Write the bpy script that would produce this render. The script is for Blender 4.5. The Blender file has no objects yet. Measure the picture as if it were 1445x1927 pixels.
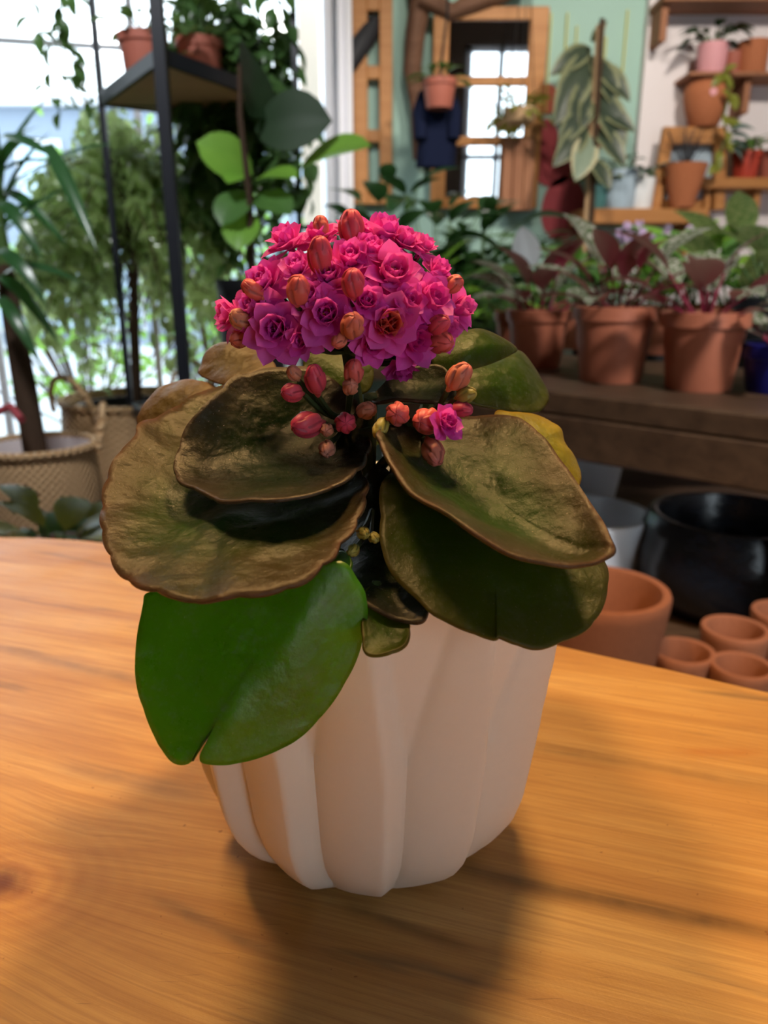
import bpy, bmesh, math, random
from mathutils import Vector, Matrix, noise
random.seed(11)
S = bpy.context.scene
COL = S.collection
PI = math.pi

# ------------------------------------------------------------------ camera
PITCH = math.radians(17.0); FPX = 1456.0
CAM = Vector((0, -.27, .98))
RX = Vector((1, 0, 0)); UY = Vector((0, math.sin(PITCH), math.cos(PITCH))); FW = Vector((0, math.cos(PITCH), -math.sin(PITCH)))
cd = bpy.data.cameras.new('camera'); cam = bpy.data.objects.new('camera', cd); COL.objects.link(cam)
cam.location = CAM; cam.rotation_euler = (PI/2 - PITCH, 0, 0)
cd.sensor_fit = 'VERTICAL'; cd.sensor_height = 24; cd.sensor_width = 18; cd.lens = 24*FPX/1927
cd.clip_start = .01; cd.clip_end = 200
cd.dof.use_dof = True; cd.dof.focus_distance = .245; cd.dof.aperture_fstop = 8.6
S.camera = cam

# ------------------------------------------------------------------ sky, lamps and added fill spots
w = bpy.data.worlds.new('daylight'); S.world = w; w.use_nodes = True
bg = w.node_tree.nodes['Background']
bg.inputs[0].default_value = (.80, .92, 1.0, 1); bg.inputs[1].default_value = 3.5
S.view_settings.view_transform = 'Standard'; S.view_settings.look = 'None'
S.view_settings.exposure = 0.45; S.view_settings.gamma = 1; S.view_settings.use_curve_mapping = False
S.cycles.use_denoising = True
S.cycles.max_bounces = 8; S.cycles.diffuse_bounces = 4; S.cycles.glossy_bounces = 3; S.cycles.transmission_bounces = 6; S.cycles.transparent_max_bounces = 12
S.cycles.sample_clamp_indirect = 6
def lamp(name, typ, loc, energy, col, size, target=None, spot=None):
    l = bpy.data.lights.new(name, typ); l.energy = energy; l.color = col
    if typ == 'AREA': l.shape = 'DISK'; l.size = size
    else: l.shadow_soft_size = size
    if spot: l.spot_size = math.radians(spot); l.spot_blend = .6
    o = bpy.data.objects.new(name, l); COL.objects.link(o); o.location = loc
    if target is not None: o.rotation_euler = (Vector(target)-Vector(loc)).to_track_quat('-Z', 'Y').to_euler()
    return o
lamp('pendant_lamp', 'SPOT', (.17, .20, 1.80), 27, (1, .64, .28), .07, (.12, .05, .8), 95)
lamp('pendant_lamp', 'SPOT', (-.30, .16, 1.80), 23, (1, .64, .30), .08, (-.12, .02, .8), 95)
lamp('fill_spot', 'SPOT', (1.2, 1.2, 2.65), 130, (1, .90, .78), .10, (1.2, 3.2, 1.0), 85)  # this and the next three: added fill spots, no real fittings, brighten the background
lamp('fill_spot', 'SPOT', (.3, 1.6, 2.65), 60, (1, .90, .78), .10, (.4, 3.7, 1.7), 60)
lamp('fill_spot', 'SPOT', (-.7, .7, 2.65), 110, (.95, .97, 1), .15, (-.9, 2.8, .9), 70)
lamp('fill_spot', 'SPOT', (1.1, -.75, 2.65), 190, (.94, .96, 1), .15, (.85, 1.3, .5), 36)  # added fill for the pots under the bench

# ------------------------------------------------------------------ pixel -> place
def ray(x, y): return RX*((x-722.5)/FPX) + UY*((963.5-y)/FPX) + FW
def P(x, y, d): return CAM + ray(x, y)*d
def G(x, y, z):
    v = ray(x, y); return CAM + v*((z-CAM.z)/v.z)
def B(x, y, Y):
    v = ray(x, y); return CAM + v*((Y-CAM.y)/v.y)

# ------------------------------------------------------------------ materials
MATS = {}
class N:
    def __init__(s, name):
        s.m = bpy.data.materials.new(name); s.m.use_nodes = True
        s.t = s.m.node_tree; s.n = s.t.nodes; s.n.clear()
        s.out = s.n.new('ShaderNodeOutputMaterial')
    def add(s, typ, **kw):
        k = s.n.new('ShaderNode'+typ)
        ins = kw.pop('ins', {})
        for a, b in kw.items(): setattr(k, a, b)
        for a, b in ins.items(): s.set(k, a, b)
        return k
    def set(s, k, a, b):
        if isinstance(b, bpy.types.NodeSocket): s.t.links.new(b, k.inputs[a])
        else:
            if isinstance(b, tuple) and len(b) == 3 and k.inputs[a].type == 'RGBA': b = b+(1,)
            k.inputs[a].default_value = b
    def noise(s, scale, detail=3, vec=None, rough=.5, dist=0):
        k = s.add('TexNoise', ins={'Scale': scale, 'Detail': detail, 'Roughness': rough, 'Distortion': dist})
        if vec is not None: s.set(k, 'Vector', vec)
        return k.outputs['Fac']
    def ramp(s, fac, stops):
        k = s.add('ValToRGB', ins={'Fac': fac}); e = k.color_ramp.elements
        while len(e) < len(stops): e.new(.5)
        for i, (p, c) in enumerate(stops):
            e[i].position = p; e[i].color = c+(1,) if len(c) == 3 else c
        return k.outputs['Color']
    def mix(s, fac, a, b, mode='MIX'):
        k = s.add('Mix', data_type='RGBA', blend_type=mode)
        s.set(k, 0, fac); s.set(k, 6, a if not isinstance(a, tuple) else a[:3]+(1,)); s.set(k, 7, b if not isinstance(b, tuple) else b[:3]+(1,))
        return k.outputs[2]
    def math(s, op, a, b=0.0, c=0.0, clamp=False):
        k = s.add('Math', operation=op, use_clamp=clamp); s.set(k, 0, a); s.set(k, 1, b); s.set(k, 2, c); return k.outputs[0]
    def coord(s, which='Object'): return s.add('TexCoord').outputs[which]
    def pos(s): return s.add('NewGeometry').outputs['Position']
    def map(s, vec, scale=(1, 1, 1), rot=(0, 0, 0), loc=(0, 0, 0)):
        return s.add('Mapping', ins={'Vector': vec, 'Scale': scale, 'Rotation': rot, 'Location': loc}).outputs[0]
    def bump(s, h, strength=.3, dist=.001):
        return s.add('Bump', ins={'Height': h, 'Strength': strength, 'Distance': dist}).outputs[0]
    def bsdf(s, col, rough=.5, normal=None, spec=.5, **ins):
        k = s.add('BsdfPrincipled', ins={'Base Color': col, 'Roughness': rough, 'Specular IOR Level': spec})
        for a, b in ins.items(): s.set(k, a.replace('_', ' '), b)
        if normal is not None: s.set(k, 'Normal', normal)
        return k.outputs[0]
    def done(s, sh): s.t.links.new(sh, s.out.inputs[0]); return s.m

def plain(name, c, rough=.5, var=.15, scale=30, spec=.4, metal=0, bump=0):
    if name in MATS: return MATS[name]
    n = N(name); f = n.noise(scale, 4)
    c2 = tuple(max(0, x*(1-var)) for x in c)
    nb = n.bump(f, bump, .002) if bump else None
    MATS[name] = n.done(n.bsdf(n.mix(f, c, c2), rough, nb, spec, Metallic=metal)); return MATS[name]

def wood(name, c1, c2, rough=.5, scale=(2, 30, 30), rot=(0, 0, 0), coord='Object'):
    n = N(name); v = n.map(n.coord(coord), scale, rot)
    f = n.noise(1.5, 5, v, .6, .4); g = n.noise(9, 2, v)
    col = n.mix(n.math('MULTIPLY', g, .35), n.ramp(f, [(.3, c1), (.7, c2)]), tuple(x*.45 for x in c2))
    return n.done(n.bsdf(col, rough, n.bump(f, .2, .002), .35))

def leafmat(name, c1, c2, trans=None, tw=.35, rough=.4, edge=None, back=None, stripe=None, spec=.4):
    """plain background leaf: two-tone, translucent; edge = margin colour, stripe = variegation colour"""
    n = N(name); uv = n.coord('UV'); sx = n.add('SeparateXYZ', ins={0: uv})
    u = n.math('ABSOLUTE', n.math('SUBTRACT', sx.outputs[0], .5))
    oi = n.add('ObjectInfo').outputs['Random']
    col = n.mix(n.math('MULTIPLY_ADD', n.noise(4, 2, uv), .7, n.math('MULTIPLY', oi, .3)), c1, c2)
    if stripe:
        q = n.noise(1, 3, n.map(uv, (5, 14, 1), (0, 0, .5)), .6)
        col = n.mix(n.ramp(q, [(.47, (0, 0, 0)), (.56, (1, 1, 1))]), col, stripe)
    if edge:
        col = n.mix(n.ramp(n.math('MULTIPLY_ADD', n.noise(6, 2, uv), .2, u), [(.42, (0, 0, 0)), (.47, (1, 1, 1))]), col, edge)
    if back:
        col = n.mix(n.add('NewGeometry').outputs['Backfacing'], col, back)
    b = n.bsdf(col, rough, None, spec)
    t = n.add('BsdfTranslucent', ins={'Color': trans or tuple(min(1, x*1.5) for x in c1)}).outputs[0]
    k = n.add('MixShader', ins={0: tw, 1: b, 2: t}); return n.done(k.outputs[0])

def kalleaf(name, c1, c2, rim, trans, tw=.22, rough=.38, bumpy=.5, spec=.5, bloom=(.35, .38, .34), bl=.25):
    n = N(name); p = n.pos()
    a = n.add('Attribute', attribute_name='rim').outputs['Fac']
    big = n.noise(45, 5, p, .6)
    col = n.mix(n.ramp(n.math('MULTIPLY_ADD', n.math('SUBTRACT', big, .5), 1.1, a), [(.35, (0, 0, 0)), (.95, (1, 1, 1))]), c1, c2)
    v = n.add('TexVoronoi', ins={'Vector': p, 'Scale': 520.0}); cell = v.outputs['Distance']
    pores = n.ramp(cell, [(.0, (1, 1, 1)), (.42, (0, 0, 0))])
    col = n.mix(n.math('MULTIPLY', pores, .22), col, tuple(x*.5 for x in bloom))
    dust = n.ramp(n.noise(120, 7, p, .75), [(.52, (0, 0, 0)), (.74, (1, 1, 1))])
    col = n.mix(n.math('MULTIPLY', dust, bl), col, bloom)
    fleck = n.ramp(n.noise(1500, 2, p), [(.70, (0, 0, 0)), (.74, (1, 1, 1))])
    col = n.mix(n.math('MULTIPLY', fleck, .45), col, (.60, .50, .34))
    edge = n.math('POWER', n.math('MULTIPLY_ADD', n.math('SUBTRACT', n.noise(90, 3, p), .5), .08, a), 34.0, clamp=True)
    col = n.mix(n.math('MULTIPLY', edge, .6), col, rim)
    h = n.math('ADD', n.math('MULTIPLY', n.noise(420, 6, p, .68), .9), n.math('MULTIPLY', n.noise(70, 2, p, .4), 9.0))
    h = n.math('ADD', h, n.math('MULTIPLY', cell, .3))
    nb = n.bump(h, bumpy, .0009)
    ro = n.math('MULTIPLY_ADD', n.noise(48, 5, p, .65), .55, rough-.24)
    b = n.bsdf(col, ro, nb, spec, Specular_Tint=(1.0, .90, .68, 1))
    t = n.add('BsdfTranslucent', ins={'Color': trans, 'Normal': nb}).outputs[0]
    k = n.add('MixShader', ins={0: tw, 1: b, 2: t}); return n.done(k.outputs[0])

def table_wood():
    n = N('honey varnished pine'); p = n.pos(); ANG = math.radians(18)
    v = n.map(p, (1, 1, 1), (0, 0, ANG))
    # knot: bend the grain around it
    K = G(8, 1662, .75)
    kx, ky = K.x*math.cos(ANG)-K.y*math.sin(ANG), K.x*math.sin(ANG)+K.y*math.cos(ANG)
    sx = n.add('SeparateXYZ', ins={0: v})
    dx = n.math('MULTIPLY', n.math('SUBTRACT', sx.outputs[0], kx), .75); dy = n.math('SUBTRACT', sx.outputs[1], ky)
    warp = n.noise(22, 2, p)
    r = n.math('SQRT', n.math('ADD', n.math('MULTIPLY', dx, dx), n.math('MULTIPLY', dy, dy)))
    r = n.math('MULTIPLY_ADD', n.math('SUBTRACT', warp, .5), .012, r)
    knot = n.math('POWER', 2.718, n.math('MULTIPLY', r, -34))
    yy = n.math('ADD', sx.outputs[1], n.math('MULTIPLY', n.math('MULTIPLY', knot, dy), 1.2))
    gv = n.add('CombineXYZ', ins={0: sx.outputs[0], 1: yy, 2: 0.0}).outputs[0]
    broad = n.noise(1, 4, n.map(gv, (3, 28, 1)), .6, .6)
    fine = n.noise(1, 5, n.map(gv, (11, 420, 1)), .65, .5)
    fine2 = n.noise(1, 3, n.map(gv, (35, 1500, 1)), .6)
    col = n.ramp(broad, [(.28, (.42, .19, .050)), (.5, (.58, .31, .090)), (.72, (.72, .44, .155))])
    col = n.mix(n.math('MULTIPLY', n.ramp(fine, [(.38, (1, 1, 1)), (.58, (0, 0, 0))]), .32), col, (.27, .10, .02))
    col = n.mix(n.math('MULTIPLY', n.ramp(fine2, [(.5, (0, 0, 0)), (.75, (1, 1, 1))]), .25), col, (.25, .09, .03))
    # grey blue stain streaks
    st = n.noise(1, 3, n.map(gv, (7, 62, 1), (0, 0, 0), (1.3, 3.1, 0)), .55, .3)
    col = n.mix(n.math('MULTIPLY', n.ramp(st, [(.60, (0, 0, 0)), (.74, (1, 1, 1))]), .62), col, (.12, .075, .045))
    # named streaks at their places on the board
    def streak(x0, y0, x1, y1, wid, amt, c):
        nonlocal col
        a, b = G(x0, y0, .75), G(x1, y1, .75)
        rot = lambda q: (q.x*math.cos(ANG)-q.y*math.sin(ANG), q.x*math.sin(ANG)+q.y*math.cos(ANG))
        (ax, ay), (bx, by) = rot(a), rot(b); L = abs(bx-ax)/2; cx = (ax+bx)/2; cy = (ay+by)/2
        ey = n.math('DIVIDE', n.math('MULTIPLY_ADD', n.math('SUBTRACT', fine, .5), wid*1.6, n.math('SUBTRACT', sx.outputs[1], n.math('MULTIPLY_ADD', n.math('SUBTRACT', sx.outputs[0], cx), (by-ay)/(bx-ax), cy))), wid)
        ex = n.math('DIVIDE', n.math('SUBTRACT', sx.outputs[0], cx), L)
        e = n.math('ADD', n.math('MULTIPLY', ey, ey), n.math('POWER', n.math('ABSOLUTE', ex), 4.0))
        m = n.math('MULTIPLY', n.math('POWER', 2.718, n.math('MULTIPLY', e, -1.0)), n.math('MULTIPLY_ADD', n.noise(90, 3, gv), .9, .35))
        col = n.mix(n.math('MULTIPLY', m, amt, clamp=True), col, c)
    streak(880, 1645, 1500, 1765, .0042, .85, (.10, .045, .012))
    streak(990, 1400, 1500, 1490, .006, .6, (.20, .095, .03))
    streak(290, 1690, 520, 1800, .003, .65, (.12, .06, .03))
    streak(640, 1700, 880, 1785, .003, .7, (.10, .045, .015))
    streak(-20, 1215, 300, 1290, .005, .55, (.13, .075, .05))
    streak(120, 1440, 380, 1500, .006, .5, (.16, .10, .07))
    streak(1280, 1415, 1440, 1415, .004, .5, (.42, .13, .02))
    rings = n.math('MULTIPLY_ADD', n.math('SINE', n.math('MULTIPLY', r, 950)), .5, .5)
    rm = n.math('MULTIPLY', n.math('MULTIPLY', rings, n.math('POWER', 2.718, n.math('MULTIPLY', r, -55))), .55)
    col = n.mix(rm, col, (.28, .085, .02))
    core = n.ramp(n.math('MULTIPLY_ADD', n.noise(160, 3, p), .006, r), [(.006, (1, 1, 1)), (.013, (0, 0, 0))])
    col = n.mix(n.math('MULTIPLY', core, .85), col, (.10, .022, .008))
    fl = n.ramp(n.noise(260, 2, n.map(p, (1, 1, 1))), [(.73, (0, 0, 0)), (.77, (1, 1, 1))])
    col = n.mix(n.math('MULTIPLY', fl, .55), col, (.16, .045, .012))
    for k_, (ang, sc_) in enumerate(((.5, 60), (-.9, 75), (1.7, 50))):
        q = n.noise(1, 2, n.map(p, (sc_, sc_*30, 1), (0, 0, ang), (k_*3.3, 0, 0)), .5)
        gate = n.ramp(n.noise(24, 2, n.map(p, (1, 1, 1), (0, 0, 0), (k_*.7, .3, 0))), [(.5, (0, 0, 0)), (.62, (1, 1, 1))])
        col = n.mix(n.math('MULTIPLY', n.math('MULTIPLY', n.ramp(q, [(.70, (0, 0, 0)), (.74, (1, 1, 1))]), gate), .5), col, (.14, .05, .018))
    h = n.math('ADD', n.math('MULTIPLY', fine, .6), n.math('MULTIPLY', n.noise(700, 3, p), .35))
    ro = n.math('MULTIPLY_ADD', n.noise(30, 3, p), .22, .30)
    return n.done(n.bsdf(col, ro, n.bump(h, .22, .0007), .5))

def glass(name, mir=.08):
    n = N(name); f = n.add('Fresnel', ins={'IOR': 1.45}).outputs[0]
    k = n.add('MixShader', ins={0: n.math('MULTIPLY', f, .8), 1: n.add('BsdfTransparent').outputs[0], 2: n.add('BsdfGlossy', ins={'Roughness': .03}).outputs[0]})
    return n.done(k.outputs[0])

def petalmat(name, c1, c2, tr, tw=.35):
    n = N(name); uv = n.coord('UV'); sy = n.add('SeparateXYZ', ins={0: uv}).outputs[1]
    oi = n.add('ObjectInfo').outputs['Random']
    col = n.mix(n.math('MULTIPLY_ADD', oi, .5, n.math('MULTIPLY', sy, .5)), c1, c2)
    vein = n.noise(1, 2, n.map(uv, (26, 2, 1)))
    col = n.mix(n.math('MULTIPLY', vein, .22), col, tuple(x*.6 for x in c2))
    b = n.bsdf(col, .5, n.bump(vein, .25, .0004), .3)
    t = n.add('BsdfTranslucent', ins={'Color': tr}).outputs[0]
    return n.done(n.add('MixShader', ins={0: tw, 1: b, 2: t}).outputs[0])

def budmat(name, base, tip):
    n = N(name); uv = n.coord('UV'); sy = n.add('SeparateXYZ', ins={0: uv}).outputs[1]
    a = n.add('Attribute', attribute_name='rim').outputs['Fac']
    oi = n.add('ObjectInfo').outputs['Random']
    col = n.mix(n.math('MULTIPLY_ADD', n.noise(5, 2, uv), .4, n.math('MULTIPLY', sy, .75), clamp=True), base, tip)
    col = n.mix(n.math('MULTIPLY', n.ramp(a, [(0, (1, 1, 1)), (.30, (0, 0, 0))]), .75), col, tuple(x*.25 for x in tip))  # crevice shade between wrapped petals put into the colour
    b = n.bsdf(col, .45, n.bump(n.noise(500, 2, n.pos()), .1, .0005), .35, Subsurface_Weight=.15, Subsurface_Radius=(.003, .001, .0006), Subsurface_Scale=1.0)
    return n.done(b)

def mural_paint(name, c): return plain(name, c, .8, .1, 12, .2)

M = dict(
    table=table_wood(),
    pot_white=plain('matte cream glaze', (.82, .755, .665), .42, .03, 40, .4),
    soil=plain('dark potting soil', (.035, .022, .014), .9, .5, 300, .2, 0, .6),
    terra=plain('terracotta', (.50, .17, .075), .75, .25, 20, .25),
    terra_low=plain('shaded terracotta', (.36, .125, .058), .75, .25, 20, .25),  # darker copy of terra, under-bench shade put into the colour
    terra_d=plain('brown plastic pot', (.50, .155, .08), .45, .15, 12, .35),
    terra_dull=plain('dull red pot', (.42, .13, .09), .6, .2, 15, .3),
    terra_red=plain('red pot glaze', (.50, .06, .035), .5, .15, 15, .3),
    pink=plain('pink pot', (.80, .38, .42), .6, .12, 15, .3),
    blue=plain('cobalt plastic', (.012, .013, .16), .4, .2, 12, .4),
    black=plain('black plastic', (.012, .013, .015), .45, .3, 12, .4),
    blackglaze=plain('black glaze in film', (.016, .020, .030), .22, .5, 14, .6, 0, .5),
    white=plain('white glaze', (.86, .88, .92), .35, .05, 10, .5),
    teal=plain('teal glaze', (.10, .27, .27), .4, .2, 10, .4),
    paleblue=plain('pale blue glaze', (.45, .58, .70), .4, .15, 10, .4),
    bench=wood('dark oiled bench wood', (.065, .032, .016), (.13, .068, .034), .5),
    pine=wood('orange pine', (.42, .165, .042), (.54, .25, .08), .5),
    pale=wood('pale pine', (.60, .38, .21), (.70, .47, .28), .6),
    browndark=wood('brown driftwood', (.12, .055, .03), (.20, .10, .06), .75),
    oldwood=wood('old reddish board', (.30, .12, .06), (.42, .19, .10), .7, (30, 30, 2)),
    metal=plain('black steel', (.012, .014, .02), .45, .2, 20, .4),
    rust=plain('grey steel', (.05, .05, .065), .5, .2, 20, .4),
    frame_w=plain('white window frame', (.86, .86, .92), .5, .06, 6, .4),
    teal_seal=plain('teal seal', (.01, .16, .13), .5, .1, 6, .4),
    mint=plain('mint wall paint', (.36, .54, .475), .85, .08, 3, .15),
    wallw=plain('white wall paint', (.80, .745, .765), .85, .05, 3, .15),
    panel=plain('dark panelling', (.10, .065, .045), .7, .2, 3, .2),
    wallo=plain('cream wall paint', (.62, .56, .50), .85, .05, 3, .15),
    ceil=plain('ceiling paint', (.66, .64, .62), .9, .05, 3, .1),
    floor=plain('grey concrete', (.22, .19, .165), .6, .25, 4, .3),
    navy=plain('navy cloth', (.008, .012, .035), .9, .3, 60, .1),
    cord=plain('dark cord', (.02, .02, .02), .8, .2, 60, .1),
    grey=plain('charcoal resin', (.035, .036, .042), .6, .5, 25, .3),
    glass=glass('window glass'),
    bark=plain('brown bark', (.075, .045, .028), .85, .5, 60, .15, 0, .6),
    stem=plain('green stem', (.09, .17, .045), .5, .3, 50, .3),
    stemred=plain('red stem', (.30, .02, .05), .5, .3, 50, .3),
    kstem=plain('kalanchoe stem', (.055, .085, .03), .45, .4, 200, .35),
    stamen=plain('yellow stamen', (.75, .42, .05), .5, .2, 200, .3),
    yellow=mural_paint('yellow mural paint', (.70, .62, .16)),
    coral=mural_paint('coral mural paint', (.50, .14, .09)),
    pinkred=mural_paint('crimson mural paint', (.42, .075, .09)),
    street=plain('pale paving', (.55, .58, .62), .8, .15, 1, .2),
    facade=plain('pale blue facade', (.24, .29, .36), .8, .1, 1, .2),
    facade2=plain('white facade', (.62, .63, .66), .8, .1, 1, .2),
    awning=plain('rose awning', (.42, .08, .09), .7, .1, 3, .2),
    beige=plain('beige render', (.78, .62, .52), .8, .1, 3, .2),
    lining=plain('white cotton lining', (.74, .66, .66), .9, .1, 60, .1),
)
_n = N('mirror glass'); M['mirror'] = _n.done(_n.add('BsdfGlossy', ins={'Roughness': .02, 'Color': (.82, .86, .88)}).outputs[0])
def wicker():
    n = N('woven wicker'); v = n.coord('Object'); s = n.add('SeparateXYZ', ins={0: v})
    an = n.math('ARCTAN2', s.outputs[1], s.outputs[0])
    a = n.math('SINE', n.math('MULTIPLY', an, 46.0)); z = n.math('SINE', n.math('MULTIPLY', s.outputs[2], 290.0))
    h = n.math('MULTIPLY', a, z)
    col = n.ramp(n.math('MULTIPLY_ADD', h, .5, .5), [(.1, (.46, .24, .10)), (.8, (.80, .54, .30))])
    return n.done(n.bsdf(col, .7, n.bump(h, .7, .008), .25))
M['wicker'] = wicker()
L = dict(
    ficus=leafmat('weeping fig leaf', (.16, .26, .08), (.28, .38, .15), (.70, .85, .38), .55, .22, spec=.9),
    drac=leafmat('dracaena leaf', (.012, .055, .018), (.03, .10, .03), (.10, .30, .04), .25, .3, spec=.6),
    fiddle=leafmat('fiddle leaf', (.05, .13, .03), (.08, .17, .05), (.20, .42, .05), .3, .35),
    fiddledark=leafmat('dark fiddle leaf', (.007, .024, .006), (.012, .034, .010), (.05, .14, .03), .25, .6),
    bright=leafmat('bright green leaf', (.14, .34, .035), (.22, .42, .06), (.35, .62, .08), .4, .35),
    mid=leafmat('mid green leaf', (.07, .19, .035), (.13, .27, .06), (.18, .38, .06), .3, .35),
    dark=leafmat('dark green leaf', (.008, .035, .010), (.018, .058, .018), (.05, .14, .035), .25, .35),
    trail=leafmat('trailing leaf', (.035, .09, .025), (.07, .14, .04), (.18, .32, .07), .3, .35),
    trio=leafmat('variegated prayer leaf', (.06, .12, .035), (.13, .19, .07), (.35, .22, .15), .25, .35, None, (.42, .045, .085), (.66, .60, .46)),
    vari=leafmat('cream striped leaf', (.07, .20, .05), (.12, .27, .08), (.35, .45, .15), .3, .35, None, None, (.58, .60, .30)),
    rubber=leafmat('rubber plant leaf', (.030, .050, .034), (.055, .075, .05), (.12, .16, .06), .2, .4, (.22, .24, .13), (.12, .13, .08)),
    rubberpale=leafmat('pale rubber plant leaf', (.20, .27, .20), (.26, .32, .24), (.12, .16, .06), .15, .4, (.50, .47, .30), (.26, .32, .24)),
    olive=leafmat('olive leaf', (.19, .22, .03), (.28, .30, .05), (.35, .38, .05), .3, .4),
    blueleaf=leafmat('blue grey leaf', (.12, .20, .19), (.18, .27, .25), (.2, .3, .2), .2, .4),
    lilac=leafmat('lilac petal', (.52, .34, .60), (.66, .50, .72), (.6, .4, .7), .3, .5),
    peace=leafmat('white spathe', (.72, .74, .74), (.80, .80, .80), (.8, .8, .8), .3, .4),
)
KL = dict(
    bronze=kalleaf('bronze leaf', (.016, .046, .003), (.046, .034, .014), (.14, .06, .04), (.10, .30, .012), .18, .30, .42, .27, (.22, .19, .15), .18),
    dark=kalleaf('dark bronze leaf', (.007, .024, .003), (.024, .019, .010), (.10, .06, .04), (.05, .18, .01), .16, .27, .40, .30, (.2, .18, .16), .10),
    green=kalleaf('green leaf', (.052, .175, .003), (.060, .17, .008), (.09, .12, .02), (.32, .80, .004), .50, .26, .32, 1.0, (.46, .54, .55), .26),
    olive=kalleaf('olive leaf upper', (.028, .066, .003), (.052, .060, .010), (.13, .075, .025), (.28, .40, .012), .34, .33, .38, .30, (.36, .36, .26), .20),
    yellow=kalleaf('yellowing leaf', (.26, .24, .018), (.38, .28, .022), (.40, .20, .02), (.5, .42, .03), .3, .42, .5, .45),
    gold=kalleaf('golden brown leaf', (.09, .065, .02), (.14, .09, .042), (.20, .09, .05), (.35, .2, .06), .25, .34, .5, .4, (.5, .42, .3), .2),
)
PM = [petalmat('magenta petal', (.86, .045, .50), (.94, .13, .68), (1, .14, .7)),
      petalmat('pink magenta petal', (.90, .07, .50), (.97, .20, .70), (1, .16, .7)),
      petalmat('violet magenta petal', (.80, .06, .54), (.90, .18, .74), (.95, .16, .75))]  # mostly for the left flowers, cool window light put into the petal colour
PEACH = petalmat('peach petal', (.88, .30, .20), (.92, .22, .26), (1, .35, .3))
BM = dict(coral=budmat('coral bud', (.52, .16, .09), (.72, .10, .12)), red=budmat('rose red bud', (.50, .08, .07), (.70, .06, .14)),
          orange=budmat('orange bud', (.52, .26, .11), (.70, .15, .13)), tan=budmat('tan bud', (.48, .24, .12), (.62, .22, .16)),
          dull=budmat('green yellow bud', (.26, .24, .04), (.42, .32, .07)))

# ------------------------------------------------------------------ mesh helpers
def mesh(name, V, F, mat=None, uv=None, smooth=True, rim=None):
    me = bpy.data.meshes.new(name); me.from_pydata([tuple(v) for v in V], [], F); me.update()
    if smooth: me.polygons.foreach_set('use_smooth', [True]*len(me.polygons))
    if uv:
        l = me.uv_layers.new(name='UVMap'); idx = [0]*len(me.loops); me.loops.foreach_get('vertex_index', idx)
        l.data.foreach_set('uv', [c for i in idx for c in uv[i]])
    if rim: me.attributes.new('rim', 'FLOAT', 'POINT').data.foreach_set('value', rim)
    if mat: me.materials.append(mat)
    return me
def link(name, me, parent=None, loc=None, mat4=None):
    o = bpy.data.objects.new(name, me); COL.objects.link(o)
    if parent: o.parent = parent
    if mat4 is not None: o.matrix_basis = mat4
    elif loc is not None: o.location = loc
    return o
def tag(o, label=None, cat=None, group=None, kind=None):
    if label: o['label'] = label
    if cat: o['category'] = cat
    if group: o['group'] = group
    if kind: o['kind'] = kind
    return o
def thing(name, label, cat, loc, group=None, rz=0):
    o = bpy.data.objects.new(name, None); COL.objects.link(o); o.empty_display_size = .05
    o.location = loc; o.rotation_euler = (0, 0, rz); return tag(o, label, cat, group)
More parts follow.
